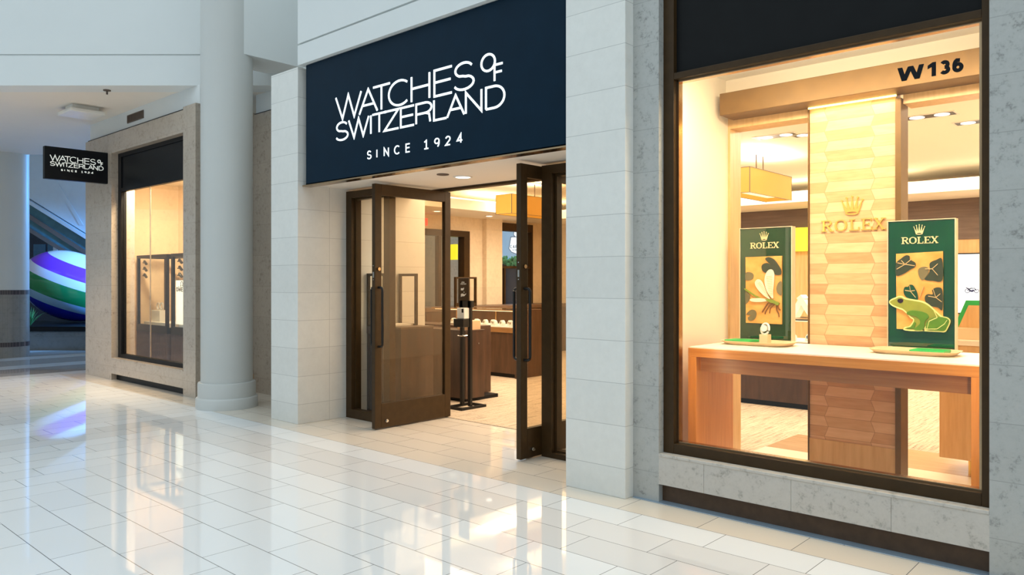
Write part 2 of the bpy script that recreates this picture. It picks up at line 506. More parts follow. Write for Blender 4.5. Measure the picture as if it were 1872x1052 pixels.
def frame_rect(bm, axis, a0, a1, z0, z1, d0, d1, wa, wb=None, wt=None):
    """rectangular frame; axis 'x': runs in X,Z with depth Y; axis 'y': runs in Y,Z with depth X"""
    wb = wa if wb is None else wb
    wt = wa if wt is None else wt
    for (p0, p1, q0, q1) in ((a0, a0 + wa, z0, z1), (a1 - wa, a1, z0, z1), (a0 + wa, a1 - wa, z0, z0 + wb), (a0 + wa, a1 - wa, z1 - wt, z1)):
        if axis == 'x':
            box(bm, p0, p1, d0, d1, q0, q1)
        else:
            box(bm, d0, d1, p0, p1, q0, q1)
    return bm


def prism(bm, pts, T, d0, d1):
    """polygon pts (a,b) extruded c from d0 to d1 through T(a,b,c)"""
    f = [bm.verts.new(T(a, b, d0)) for a, b in pts]
    k = [bm.verts.new(T(a, b, d1)) for a, b in pts]
    n = len(pts)
    bm.faces.new(f)
    bm.faces.new(k[::-1])
    for i in range(n):
        j = (i + 1) % n
        bm.faces.new((f[j], f[i], k[i], k[j]))
    return bm


def tube(bm, pts, r, seg=10, closed=False):
    pts = [Vector(p) for p in pts]
    n = len(pts)
    rings = []
    for i, p in enumerate(pts):
        if closed:
            t = pts[(i + 1) % n] - pts[i - 1]
        else:
            t = pts[min(i + 1, n - 1)] - pts[max(i - 1, 0)]
        t.normalize()
        u = Vector((0, 0, 1)) if abs(t.z) < 0.9 else Vector((1, 0, 0))
        a = t.cross(u).normalized()
        b = a.cross(t).normalized()
        rr = r[i] if isinstance(r, (list, tuple)) else r
        rings.append([bm.verts.new(p + a * rr * math.cos(2 * PI * k / seg) + b * rr * math.sin(2 * PI * k / seg)) for k in range(seg)])
    m = n if closed else n - 1
    for i in range(m):
        A, B = rings[i], rings[(i + 1) % n]
        for k in range(seg):
            l = (k + 1) % seg
            bm.faces.new((A[k], B[k], B[l], A[l]))
    if not closed:
        bm.faces.new(rings[0])
        bm.faces.new(rings[-1][::-1])
    return bm


def lathe(bm, cx, cy, prof, seg=48):
    rings = []
    for r, z in prof:
        rings.append([bm.verts.new((cx + r * math.cos(2 * PI * k / seg), cy + r * math.sin(2 * PI * k / seg), z)) for k in range(seg)])
    for A, B in zip(rings, rings[1:]):
        for k in range(seg):
            l = (k + 1) % seg
            bm.faces.new((A[k], A[l], B[l], B[k]))
    bm.faces.new(rings[0][::-1])
    bm.faces.new(rings[-1])
    return bm


def ellipsoid(bm, c, rx, ry, rz, u=20, v=12):
    r = bmesh.ops.create_uvsphere(bm, u_segments=u, v_segments=v, radius=1.0)
    for p in r['verts']:
        p.co = Vector((c[0] + p.co.x * rx, c[1] + p.co.y * ry, c[2] + p.co.z * rz))
    return bm


def ribbon(bm, pts, w, T, d0, d1, closed=False):
    """flat stroke of width w along 2-D points, extruded between d0 and d1"""
    P = [Vector(p) for p in pts]
    n = len(P)
    L, R = [], []
    for i in range(n):
        if closed:
            a, c = P[i - 1], P[(i + 1) % n]
        else:
            a, c = P[max(i - 1, 0)], P[min(i + 1, n - 1)]
        d1_ = (P[i] - a)
        d2_ = (c - P[i])
        if d1_.length < 1e-9:
            d1_ = d2_
        if d2_.length < 1e-9:
            d2_ = d1_
        d1_.normalize()
        d2_.normalize()
        n1 = Vector((-d1_.y, d1_.x))
        n2 = Vector((-d2_.y, d2_.x))
        nn = n1 + n2
        if nn.length < 1e-6:
            nn = n1.copy()
        nn.normalize()
        k = 1.0 / max(0.30, nn.dot(n1))
        L.append(P[i] + nn * (w / 2) * k)
        R.append(P[i] - nn * (w / 2) * k)
    lf = [bm.verts.new(T(p.x, p.y, d0)) for p in L]
    rf = [bm.verts.new(T(p.x, p.y, d0)) for p in R]
    lb = [bm.verts.new(T(p.x, p.y, d1)) for p in L]
    rb = [bm.verts.new(T(p.x, p.y, d1)) for p in R]
    m = n if closed else n - 1
    for i in range(m):
        j = (i + 1) % n
        bm.faces.new((lf[i], rf[i], rf[j], lf[j]))
        bm.faces.new((lb[i], lb[j], rb[j], rb[i]))
        bm.faces.new((lf[i], lf[j], lb[j], lb[i]))
        bm.faces.new((rf[i], rb[i], rb[j], rf[j]))
    if not closed:
        for i in (0, n - 1):
            bm.faces.new((lf[i], lb[i], rb[i], rf[i]))
    return bm


def obj(name, bm, mat, parent=None, smooth=False, bevel=0.0, label=None):
    bmesh.ops.recalc_face_normals(bm, faces=bm.faces[:])
    if parent is not None:
        org = ORG[parent.name]
    else:
        xs = [v.co for v in bm.verts]
        lo = Vector((min(v.x for v in xs), min(v.y for v in xs), min(v.z for v in xs)))
        hi = Vector((max(v.x for v in xs), max(v.y for v in xs), max(v.z for v in xs)))
        org = Vector(((lo.x + hi.x) / 2, (lo.y + hi.y) / 2, lo.z))
    bmesh.ops.translate(bm, verts=bm.verts[:], vec=-org)
    me = bpy.data.meshes.new(name)
    bm.to_mesh(me)
    bm.free()
    me.materials.append(MT[mat] if isinstance(mat, str) else mat)
    if smooth:
        for p in me.polygons:
            p.use_smooth = True
    o = bpy.data.objects.new(name, me)
    COL.objects.link(o)
    if parent is not None:
        o.parent = parent
    else:
        o.location = org
    ORG[o.name] = org
    if bevel:
        md = o.modifiers.new('bevel', 'BEVEL')
        md.width = bevel
        md.segments = 2
        md.limit_method = 'ANGLE'
    if smooth:
        try:
            me.set_sharp_from_angle(angle=0.7)
        except Exception:
            pass
    if label:
        o['label'] = label
    return o


def tag(o, label, cat, group=None, kind=None):
    o['label'] = label
    o['category'] = cat
    if group:
        o['group'] = group
    if kind:
        o['kind'] = kind
    return o


def thing(name, label, cat, loc, group=None):
    o = bpy.data.objects.new(name, None)
    o.empty_display_size = 0.1
    COL.objects.link(o)
    o.location = loc
    ORG[o.name] = Vector(loc)
    return tag(o, label, cat, group)


def struct(name, bm, mat, label, cat='wall', smooth=False, bevel=0.0):
    o = obj(name, bm, mat, None, smooth, bevel)
    return tag(o, label, cat, None, 'structure')


def copy_thing(root, delta, label=None, group=None):
    r = root.copy()
    COL.objects.link(r)
    r.location = Vector(root.location) + Vector(delta)
    ORG[r.name] = r.location.copy()
    if label:
        r['label'] = label
    if group:
        r['group'] = group
    for ch in list(root.children):
        c = ch.copy()
        COL.objects.link(c)
        c.parent = r
        for gch in list(ch.children):
            d = gch.copy()
            COL.objects.link(d)
            d.parent = c
    return r


def Tf(y):
    """facade frame: a=X, b=Z, c = distance towards the viewer from plane Y=y"""
    return lambda a, b, c: (a, y - c, b)


def Tx(x):
    """plane X=x facing +X: a=Y, b=Z, c = out towards +X"""
    return lambda a, b, c: (x + c, a, b)


def Tr(depth):
    """plane square to the view diagonal: a along RGT, b=Z, c towards the mall"""
    return lambda a, b, c: tuple(FWD * (depth - c) + RGT * a + Vector((0, 0, b)))


# ------------------------------------------------------------------ stroke letters
def arc(cx, cy, rx, ry, a0, a1, n=14):
    return [(cx + rx * math.cos(math.radians(a0 + (a1 - a0) * i / n)), cy + ry * math.sin(math.radians(a0 + (a1 - a0) * i / n))) for i in range(n + 1)]


def s_shape():
    return arc(.5, .745, .44, .255, 25, 255, 14)[:-1] + [(.5 - .05, .51), (.5 + .08, .475)] + arc(.5, .25, .5, .25, 60, -160, 14)


GL = {
    'W': [[(0, 1), (.27, 0), (.5, 1), (.73, 0), (1, 1)]],
    'A': [[(0, 0), (.5, 1), (1, 0)], [(.17, .34), (.83, .34)]],
    'T': [[(0, 1), (1, 1)], [(.5, 1), (.5, 0)]],
    'C': [arc(.54, .5, .54, .5, 48, 312, 22)],
    'G': [arc(.54, .5, .54, .5, 48, 330, 22), [(.6, .45), (1, .45), (1, .15)]],
    'H': [[(0, 0), (0, 1)], [(1, 0), (1, 1)], [(0, .52), (1, .52)]],
    'E': [[(1, 1), (0, 1), (0, 0), (1, 0)], [(0, .53), (.93, .53)]],
    'F': [[(1, 1), (0, 1), (0, 0)], [(0, .53), (.9, .53)]],
    'S': [s_shape()],
    'I': [[(0, 0), (0, 1)]],
    'Z': [[(0, 1), (1, 1), (0, 0), (1, 0)]],
    'R': [[(0, 0), (0, 1), (.6, 1)] + arc(.6, .74, .4, .26, 80, -90, 10) + [(0, .48)], [(.6, .48), (.85, .4), (.92, 0)]],
    'L': [[(0, 1), (0, 0), (1, 0)]],
    'N': [[(0, 0), (0, 1), (1, 0), (1, 1)]],
    'D': [[(0, 0), (0, 1), (.45, 1)] + arc(.45, .5, .55, .5, 84, -84, 16) + [(.45, 0), (0, 0)]],
    'O': [arc(.5, .5, .5, .5, 0, 345, 23)],
    'M': [[(0, 0), (.08, 1), (.5, .1), (.92, 1), (1, 0)]],
    'U': [[(0, 1), (0, .35)] + arc(.5, .35, .5, .35, 180, 360, 12) + [(1, 1)]],
    'B': [[(0, 0), (0, 1), (.55, 1)] + arc(.55, .76, .35, .24, 80, -90, 8) + [(0, .52)], [(.55, .52)] + arc(.55, .26, .45, .26, 90, -90, 8) + [(0, 0)]],
    'X': [[(0, 0), (1, 1)], [(0, 1), (1, 0)]],
    '1': [[(.1, .82), (.55, 1), (.55, 0)], [(.1, 0), (1, 0)]],
    '2': [arc(.5, .72, .5, .28, 165, -35, 12) + [(0, 0), (1, 0)]],
    '3': [arc(.48, .75, .44, .25, 150, -90, 12), arc(.48, .26, .52, .26, 90, -150, 12)],
    '4': [[(.72, 0), (.72, 1), (0, .28), (1, .28)]],
    '6': [[(.80, .95)] + arc(.5, .5, .5, .5, 110, 190, 8) + [(0, .32)], arc(.5, .3, .5, .3, 0, 345, 20)],
    '9': [arc(.5, .7, .5, .3, 0, 345, 20), [(1, .7)] + arc(.5, .5, .5, .5, 5, -70, 8)],
    'a': [arc(.5, .3, .45, .3, 0, 345, 14), [(.95, .6), (1, 0)]],
    'r': [[(0, .6), (0, 0)], arc(.5, .25, .5, .33, 170, 60, 6)],
    'i': [[(0, .6), (0, 0)], [(0, .82), (0, .92)]],
}
CLOSED = {('O', 0), ('6', 1), ('9', 0), ('a', 0)}


def letter_bm(ch, x0, x1, z0, z1, w, T, d0, d1, bm=None, shear=0.0):
    bm = bm or BM()
    for i, pl in enumerate(GL[ch]):
        hw = w / 2
        # keep the outline of the stroke inside the letter box
        def m(p):
            a = x0 + (hw if x1 > x0 else 0) + p[0] * max(0.0, (x1 - x0) - 2 * hw) if x1 > x0 else x0
            b = z0 + hw + p[1] * (z1 - z0 - 2 * hw)
            return (a + shear * (b - z0), b)
        ribbon(bm, [m(p) for p in pl], w, T, d0 + 0.0004 * i, d1, (ch, i) in CLOSED)
    return bm


def spread(text, x0, x1, gap=0.25, narrow='I1i'):
    """letter boxes of a word between x0 and x1"""
    ws = [0.35 if c in narrow else (1.35 if c in 'WM' else 1.0) for c in text]
    tot = sum(ws) + gap * (len(text) - 1)
    u = (x1 - x0) / tot
    out, p = [], x0
    for c, w in zip(text, ws):
        out.append((c, p, p + w * u) if c != 'I' else (c, p + w * u / 2, p + w * u / 2))
        p += (w + gap) * u
    return out


def serif_letter(ch, x0, x1, z0, z1, T, d0, d1, bm=None, sw=0.16, tw=0.07):
    """roman letter with thick stems, thin bars and slab serifs"""
    bm = bm or BM()
    W_, H_ = x1 - x0, z1 - z0
    S, t = sw * H_, tw * H_

    def mp(p):
        return (x0 + p[0] * W_, z0 + p[1] * H_)

    def st(pts, w, closed=False, k=0):
        ribbon(bm, [mp(p) for p in pts], w, T, d0 + 0.0003 * k, d1, closed)

    ht = t / 2 / H_
    if ch == 'R':
        st([(.22, 0), (.22, 1)], S)
        st([(.22, 1 - ht), (.58, 1 - ht)] + arc(.58, .75, .24, .25 - ht, 85, -85, 10) + [(.22, .5)], t * 1.3, k=1)
        st([(.74, .90), (.84, .75), (.74, .6)], S * .7, k=2)
        st([(.52, .5), (.86, ht)], S * .9, k=2)
        st([(0, ht), (.44, ht)], t, k=3)
        st([(0, 1 - ht), (.25, 1 - ht)], t, k=3)
        st([(.75, ht), (1.05, ht)], t, k=3)
    elif ch == 'O':
        st(arc(.5, .5, .44, .5 - ht, 0, 348, 29), t * 1.2, True)
        st(arc(.5, .5, .42, .5, 140, 220, 10), S, k=1)
        st(arc(.5, .5, .42, .5, 40, -40, 10), S, k=1)
    elif ch == 'L':
        st([(.26, 0), (.26, 1)], S)
        st([(0, ht), (.95, ht)], t, k=1)
        st([(.95, 0), (.95, .3)], t, k=2)
        st([(0, 1 - ht), (.55, 1 - ht)], t, k=1)
    elif ch == 'E':
        st([(.24, 0), (.24, 1)], S)
        for zz, xx in ((ht, .95), (1 - ht, .92), (.51, .70)):
            st([(0 if zz != .51 else .24, zz), (xx, zz)], t, k=1)
        st([(.95, 0), (.95, .28)], t, k=2)
        st([(.92, 1), (.92, .74)], t, k=2)
        st([(.70, .40), (.70, .62)], t, k=2)
    elif ch == 'X':
        st([(.16, 1), (.84, 0)], S)
        st([(.84, 1), (.16, 0)], t * 1.3, k=1)
        for a in (.0, .64):
            st([(a, ht), (a + .36, ht)], t, k=2)
            st([(a, 1 - ht), (a + .36, 1 - ht)], t, k=2)
    return bm


def crown_bm(cx, z0, w, h, T, d0, d1):
    """five-pointed crown with balls on its points"""
    bm = BM()
    base = z0 + h * 0.17
    tips = [(-.50, .80), (-.27, .94), (0, 1.0), (.27, .94), (.50, .80)]
    for i, (a, b) in enumerate(tips):
        bx = a * 0.52
        k = [(cx + w * (bx - .085), base), (cx + w * (bx + .085), base), (cx + w * a * .97 + w * .014, z0 + h * (b - .08)), (cx + w * a * .97 - w * .014, z0 + h * (b - .08))]
        prism(bm, k, T, d0 + 0.0002 * i, d1)
        prism(bm, [(cx + w * a + w * .048 * math.cos(q * PI / 6), z0 + h * (b - .04) + w * .048 * math.sin(q * PI / 6)) for q in range(12)], T, d0 + 0.0004, d1)
    ribbon(bm, [(cx + w * .29 * math.cos(q * PI / 12), z0 + h * .11 + h * .085 * math.sin(q * PI / 12)) for q in range(24)], w * .07, T, d0 + 0.0012, d1, True)
    return bm


# ================================================================== SETTING
# floor of the mall
struct('floor', box(BM(), -42, 12, -11, 34, -0.12, 0.0), 'floor', 'glossy white and beige tiled mall floor', 'floor')

# shop interior floors
bm = box(BM(), -11.2, -3.0, 5.86, 13.8, -0.06, 0.006)
box(bm, -3.0, -0.8, 7.55, 13.8, -0.06, 0.006)
struct('floor_shop_carpet', bm, 'carpet', 'brown and cream striped carpet inside the shop', 'floor')
struct('floor_display_window', box(BM(), -3.0, -0.8, 4.72, 6.8, -0.06, 0.006), 'cream_floor', 'pale floor of the lit display window', 'floor')
struct('floor_wood_strip', box(BM(), -3.0, -0.8, 6.8, 7.55, -0.06, 0.007), 'wood_floor', 'wooden floor strip behind the display window', 'floor')
struct('floor_niche', box(BM(), -13.55, -9.75, 4.72, 6.05, -0.06, 0.25), 'wood_floor', 'raised floor of the left display window', 'floor')

# stone piers beside the entrance
struct('wall_pier_left', box(BM(), -7.72, -7.18, 4.5, 6.3, 0, 3.83), 'pier', 'pale limestone pier left of the shop entrance', 'pier', bevel=0.004)
struct('wall_pier_right', box(BM(), -3.54, -3.01, 4.5, 6.3, 0, 6.4), 'pier', 'pale limestone pier right of the shop entrance', 'pier', bevel=0.004)

# wall above the sign
bm = box(BM(), -7.18, -3.54, 4.62, 6.2, 3.70, 4.055)
box(bm, -7.18, -3.54, 4.50, 6.2, 3.845, 4.055)
box(bm, -7.18, -3.54, 4.53, 6.2, 4.055, 4.075)
box(bm, -7.18, -3.54, 4.50, 6.2, 4.075, 6.4)
struct('wall_above_sign', bm, 'white_paint', 'white painted wall above the shop sign')
struct('ceiling_entrance', box(BM(), -7.18, -3.54, 4.66, 5.86, 2.572, 2.66), 'cream_paint', 'cream soffit over the shop doors', 'ceiling')
struct('wall_header_inner', box(BM(), -7.25, -3.5, 5.86, 6.1, 2.60, 3.25), 'shop_paint', 'inner wall over the shop doors')

# right stone wall around the display window
bm = box(BM(), -3.01, -2.80, 4.60, 4.9, 0, 6.4)
struct('wall_stone_left_of_window', bm, 'grey_stone', 'grey fossil limestone strip between pier and window')
struct('wall_stone_right_of_window', box(BM(), -0.826, 2.5, 4.60, 5.0, 0, 6.4), 'grey_stone', 'grey fossil limestone wall right of the window')
struct('wall_stone_above_window', box(BM(), -2.80, -0.826, 4.60, 4.9, 4.4, 6.4), 'grey_stone', 'grey limestone over the display window')
bm = BM()
for a, b in ((-2.80, -2.458), (-2.456, -1.872), (-1.870, -1.302), (-1.300, -0.826)):
    box(bm, a, b, 4.60, 4.72, 0.125, 0.318)
struct('wall_sill_blocks', bm, 'sill_stone', 'warm grey stone blocks under the display window')
struct('trim_sill', box(BM(), -2.80, -0.826, 4.595, 4.74, 0.318, 0.338), 'sill_stone', 'stone sill slab under the display window', 'trim', bevel=0.003)
struct('baseboard_window', box(BM(), -2.80, -0.826, 4.65, 4.74, 0.0, 0.125), 'kick', 'dark bronze kick plate under the display window', 'baseboard')
struct('trim_floor_channel', box(BM(), -3.0, 0.6, 4.575, 4.655, 0.0, 0.004), plain('bluish_metal_strip', (0.35, 0.45, 0.55), 0.3, 0.5), 'thin metal strip along the foot of the window wall', 'trim')


# left shop: stone wall with a window opening
bm = box(BM(), -13.70, -12.60, 4.60, 4.95, 0, 3.83)
box(bm, -10.12, -9.76, 4.60, 5.45, 0, 3.87)
box(bm, -12.60, -10.12, 4.60, 4.95, 3.53, 3.83)
box(bm, -12.60, -10.12, 4.60, 4.74, 0.10, 0.33)
box(bm, -13.70, -13.55, 4.95, 14.0, 0, 3.83)
struct('wall_left_stone', bm, 'brown_stone', 'brown limestone wall around the far left window')
struct('baseboard_left', box(BM(), -12.60, -10.12, 4.68, 4.76, 0, 0.10), 'black', 'dark recessed kick plate under the left window', 'baseboard')
struct('trim_left_sill', box(BM(), -12.60, -10.12, 4.595, 4.76, 0.33, 0.345), 'brown_stone', 'stone sill slab under the left window', 'trim')
struct('wall_alcove', box(BM(), -9.76, -7.72, 5.42, 6.05, 0, 3.84), 'brown_stone', 'brown limestone at the back of the alcove behind the column')
bm = box(BM(), -13.66, -9.76, 4.66, 5.2, 3.858, 4.125)
box(bm, -9.76, -7.2, 5.46, 5.9, 3.86, 6.4)
struct('wall_left_upper', bm, 'white_paint', 'white wall over the left stone shopfront')
bm = box(BM(), -13.68, -10.12, 4.63, 5.2, 3.83, 3.858)
box(bm, -9.76, -7.72, 5.44, 5.9, 3.84, 3.86)
struct('trim_shadow_gap', bm, 'black', 'black shadow gap on top of the stone cladding', 'trim')

# beam between the column and the building
struct('wall_beam', box(BM(), -9.165, -8.575, 4.574, 8.0, 4.28, 6.4), 'white_paint', 'white beam running back from the column', 'beam')

# diagonal bulkhead and ceiling on the left
T = Tr(10.06)
bm = prism(BM(), [(-24, 4.12), (-2.48, 4.12), (-2.48, 4.515), (-24, 4.515)], T, 0.0, -0.35)
prism(bm, [(-24, 4.515), (-2.48, 4.515), (-2.48, 4.535), (-24, 4.535)], T, -0.02, -0.35)
prism(bm, [(-24, 4.535), (-2.48, 4.535), (-2.48, 6.4), (-24, 6.4)], T, 0.0, -0.35)
struct('wall_bulkhead', bm, 'white_paint', 'white diagonal bulkhead across the upper left')
bm = prism(BM(), [(-24, 4.125), (-2.6, 4.125), (-2.6, 4.3), (-24, 4.3)], T, -0.3, -5.5)
struct('ceiling_left', bm, 'cream_paint', 'cream ceiling under the diagonal bulkhead', 'ceiling')

# shop room shell
bm = box(BM(), -11.35, 0.6, 6.05, 14.0, 3.22, 3.40)
box(bm, -3.50, 0.6, 4.76, 6.05, 3.22, 3.40)
struct('ceiling_shop', bm, 'shop_ceiling', 'warm white ceiling of the shop', 'ceiling')
struct('ceiling_niche', box(BM(), -13.6, -9.77, 4.76, 6.2, 3.22, 3.40), 'shop_ceiling', 'ceiling of the left display window', 'ceiling')
bm = box(BM(), -11.2, -10.0, 6.05, 13.8, 2.85, 3.03)
struct('ceiling_drop_left', bm, 'shop_ceiling', 'lowered ceiling edge along the left shop wall', 'ceiling')
struct('ceiling_drop_back', box(BM(), -10.0, -0.8, 12.5, 13.8, 2.85, 3.03), 'shop_ceiling', 'lowered ceiling along the back shop wall', 'ceiling')
bm = BM()
box(bm, -11.35, -11.2, 6.05, 9.30, 0, 3.3)
box(bm, -11.35, -11.2, 9.30, 11.0, 2.56, 3.3)
box(bm, -11.35, -11.2, 11.0, 11.92, 0, 3.3)
box(bm, -11.35, -11.2, 11.92, 13.0, 2.80, 3.3)
box(bm, -11.35, -11.2, 13.0, 14.0, 0, 3.3)
struct('wall_shop_left', bm, 'beige_wall', 'cream tiled left wall of the shop')
struct('wall_shop_pilaster', box(BM(), -11.2, -11.08, 11.42, 11.90, 0, 2.85), 'beige_wall', 'cream pilaster beside the far shop window')
struct('wall_shop_back', box(BM(), -11.35, 0.6, 13.8, 14.0, 0, 3.3), 'beige_wall', 'back wall of the shop')
struct('wall_back_panelling', box(BM(), -9.8, -0.8, 13.72, 13.8, 2.20, 2.85), 'brown_wood', 'brown wood panelling high on the back shop wall')
struct('wall_back_panelling_low', box(BM(), -9.8, -0.8, 13.74, 13.8, 0.0, 2.20), 'oak', 'amber wood panelling low on the back shop wall')
struct('wall_shop_right', box(BM(), -0.80, -0.6, 4.9, 14.0, 0, 3.3), 'shop_paint', 'right wall of the shop')
struct('wall_niche_back', box(BM(), -13.6, -7.72, 6.05, 6.2, 0, 3.4), 'niche_stone', 'honey stone back wall of the left display window')
bm = box(BM(), -13.56, -13.50, 4.78, 6.05, 0.25, 3.4)
struct('wall_niche_side', bm, 'niche_stone', 'honey stone side wall of the left display window')
struct('wall_niche_right', box(BM(), -9.84, -9.77, 4.95, 6.05, 0.25, 3.4), 'niche_stone', 'right side wall of the left display window')
struct('wall_window_side', box(BM(), -3.02, -2.98, 4.9, 6.05, 0, 3.24), 'shop_paint', 'cream side wall of the lit display window')
bm = box(BM(), -3.02, -2.96, 6.0, 6.2, 0, 2.82)
box(bm, -3.02, -2.30, 6.0, 6.2, 2.82, 3.24)
struct('wall_window_partition_left', bm, 'oak', 'wooden frame of the partition left of the hexagonal panel')
struct('wall_window_partition_right', box(BM(), -1.615, -0.8, 6.0, 6.2, 2.82, 3.24), 'oak', 'wooden header of the partition right of the hexagonal panel')
struct('wall_window_partition_middle', box(BM(), -2.30, -1.615, 6.0, 6.2, 2.94, 3.24), 'oak', 'wooden header of the partition over the hexagonal panel')
struct('wall_window_bulkhead', box(BM(), -2.98, -0.80, 5.96, 6.0, 3.068, 3.22), 'shop_paint', 'cream upright over the brass beam in the display window')
struct('trim_cove_left', box(BM(), -10.3, -10.04, 6.2, 12.4, 3.04, 3.06), 'cove', 'glowing cove strip on the lowered ceiling edge', 'trim')
struct('trim_header_line', box(BM(), -7.18, -3.54, 5.80, 5.90, 2.545, 2.575), 'bronze', 'dark bronze rail at the inner edge of the entrance soffit', 'trim')

# opposite and far sides of the mall
struct('wall_mall_opposite', box(BM(), -42, 12, -11.3, -11, 0, 4.5), 'opp_wall', 'plain wall on the opposite side of the mall')
struct('wall_mall_right', box(BM(), 11.7, 12, -11, 4.6, 0, 4.5), 'opp_wall', 'plain wall at the right end of the mall')
struct('wall_far', prism(BM(), [(-34, 0), (4, 0), (4, 8), (-34, 8)], Tr(26.5), 0, -0.4), 'far_wall', 'pale wall at the far side of the atrium')

struct('ceiling_sky_blocker', prism(BM(), [(-34, 5.2), (-7, 5.2), (-7, 5.5), (-34, 5.5)], Tr(15.3), 0, -12), 'cream_paint', 'added slab blocking daylight over the far atrium', 'ceiling')  # unseen slab, added to keep the daylight off the blue atrium

# mall column
bm = lathe(BM(), -8.87, 4.574, [(0.302, 0.30), (0.302, 6.4)], 72)
col = thing('mall_column', 'large round grey column with a stepped base left of the entrance', 'column', (-8.87, 4.574, 0))
obj('shaft', bm, 'column_paint', col, smooth=True)
obj('base', lathe(BM(), -8.87, 4.574, [(0.360, 0.0), (0.360, 0.115), (0.350, 0.13), (0.336, 0.135), (0.336, 0.295), (0.330, 0.31), (0.30, 0.315)], 72), 'column_paint', col, smooth=True)

c2 = thing('mall_column', 'round column with a dark tiled base at the far left edge', 'column', (-18.05, 4.62, 0))
obj('shaft', lathe(BM(), -18.05, 4.62, [(0.355, 1.34), (0.355, 6.4)], 48), 'column_paint', c2, smooth=True)
obj('tiled_base', lathe(BM(), -18.05, 4.62, [(0.36, 0), (0.36, 1.34)], 48), 'dark_tile', c2, smooth=True, label='grey brown tiled column base')
for z in (0.22, 1.27):
    obj('tile_band', lathe(BM(), -18.05, 4.62, [(0.364, z), (0.364, z + 0.09)], 48), 'band_tile', c2, smooth=True, label='band of dark tiles')

# ================================================================== BIG SIGN
sg = thing('shop_sign', 'large navy sign with white neon style lettering above the doors', 'sign', (-5.36, 4.56, 2.56))
obj('panel', box(BM(), -7.10, -3.541, 4.55, 4.60, 2.575, 3.84), 'navy', sg, bevel=0.004)
obj('backing', box(BM(), -7.176, -3.541, 4.60, 4.66, 2.565, 3.80), 'black', sg)
obj('bottom_trim', box(BM(), -7.176, -3.541, 4.555, 4.66, 2.552, 2.565), 'bronze_trim', sg, label='polished bronze strip under the sign')
T = Tf(4.55)
L1 = [('W', -6.56, -6.115), ('A', -6.166, -5.86), ('T', -5.945, -5.67), ('C', -5.707, -5.39), ('H', -5.378, -5.112), ('E', -5.067, -4.822), ('S', -4.812, -4.553)]
L2 = [('S', -6.555, -6.335), ('W', -6.340, -5.995), ('I', -5.971, -5.971), ('T', -5.956, -5.725), ('Z', -5.772, -5.545), ('E', -5.530, -5.325), ('R', -5.312, -5.085), ('L', -5.072, -4.89), ('A', -4.900, -4.668), ('N', -4.667, -4.462), ('D', -4.428, -4.2)]
L3 = [('S', -6.032, -5.963), ('I', -5.878, -5.878), ('N', -5.772, -5.697), ('C', -5.618, -5.533), ('E', -5.452, -5.389), ('1', -5.202, -5.132), ('9', -5.058, -4.990), ('2', -4.915, -4.849), ('4', -4.770, -4.697)]
for (c, a, b) in L1:
    obj('letter', letter_bm(c, a, b, 3.163, 3.412, 0.0205, T, 0.006, 0.0), 'lit_white', sg)
for (c, a, b) in L2:
    obj('letter', letter_bm(c, a, b, 2.952, 3.150, 0.0195, T, 0.006, 0.0), 'lit_white', sg)
for (c, a, b) in L3:
    obj('letter', letter_bm(c, a, b, 2.718, 2.803, 0.012, T, 0.005, 0.0), 'lit_white', sg)
obj('letter', letter_bm('O', -4.482, -4.306, 3.268, 3.425, 0.0195, T, 0.006, 0.0), 'lit_white', sg)
obj('letter', letter_bm('F', -4.330, -4.221, 3.172, 3.322, 0.0185, T, 0.0055, 0.0), 'lit_white', sg)

# blade sign
bs = thing('blade_sign', 'small black sign sticking out from the stone wall at far left', 'sign', (-12.78, 4.16, 3.067))
obj('panel', box(BM(), -12.83, -12.74, 3.72, 4.60, 3.067, 3.552), 'black', bs, bevel=0.004)
T = Tx(-12.74)
a0, sc = 3.785, (4.535 - 3.785) / (4.2 - 4.2 + 2.36)
for L, zz0, zz1, w in ((L1, 3.338, 3.430, 0.0105), (L2, 3.262, 3.332, 0.0098)):
    bmL = BM()
    for c, a, b in L:
        letter_bm(c, a0 + (a + 6.56) * sc, a0 + (b + 6.56) * sc, zz0, zz1, w, T, 0.006, 0.0, bmL)
    obj('lettering', bmL, 'sign_white', bs, label='white lettering of the sign')
bmL = BM()
for c, a, b in L3:
    obj('letter', letter_bm(c, 3.935 + (a + 6.03) * 0.335, 3.935 + (b + 6.03) * 0.335 + (0.006 if c != 'I' else 0), 3.198, 3.229, 0.0085, T, 0.005, 0.0), 'sign_white', bs)
bmL = BM()
letter_bm('O', 4.445, 4.495, 3.375, 3.430, 0.012, T, 0.006, 0.0, bmL)
letter_bm('F', 4.492, 4.530, 3.335, 3.392, 0.011, T, 0.006, 0.0, bmL)
obj('lettering', bmL, 'sign_white', bs, label='white lettering of the sign')

# ================================================================== ENTRANCE: frame and doors
ef = thing('entrance_frame', 'dark bronze frame with glass sidelights around the shop doors', 'door frame', (-5.36, 5.15, 0))
bm = BM()
frame_rect(bm, 'x', -7.178, -6.40, 0.0, 2.545, 5.12, 5.20, 0.10, 0.10, 0.075)
frame_rect(bm, 'x', -7.09, -6.49, 0.05, 2.48, 5.17, 5.24, 0.03, 0.03, 0.03)
obj('sidelight_frame', bm, 'bronze', ef)
obj('glass_pane', box(BM(), -7.06, -6.52, 5.19, 5.20, 0.10, 2.46), 'show_glass', ef)
bm = BM()
frame_rect(bm, 'x', -4.297, -3.541, 0.0, 2.545, 5.12, 5.20, 0.11, 0.045, 0.075)
frame_rect(bm, 'x', -4.195, -3.63, 0.03, 2.48, 5.17, 5.24, 0.03, 0.03, 0.03)
obj('sidelight_frame', bm, 'bronze', ef)
obj('glass_pane', box(BM(), -4.165, -3.66, 5.19, 5.20, 0.05, 2.46), 'show_glass', ef)


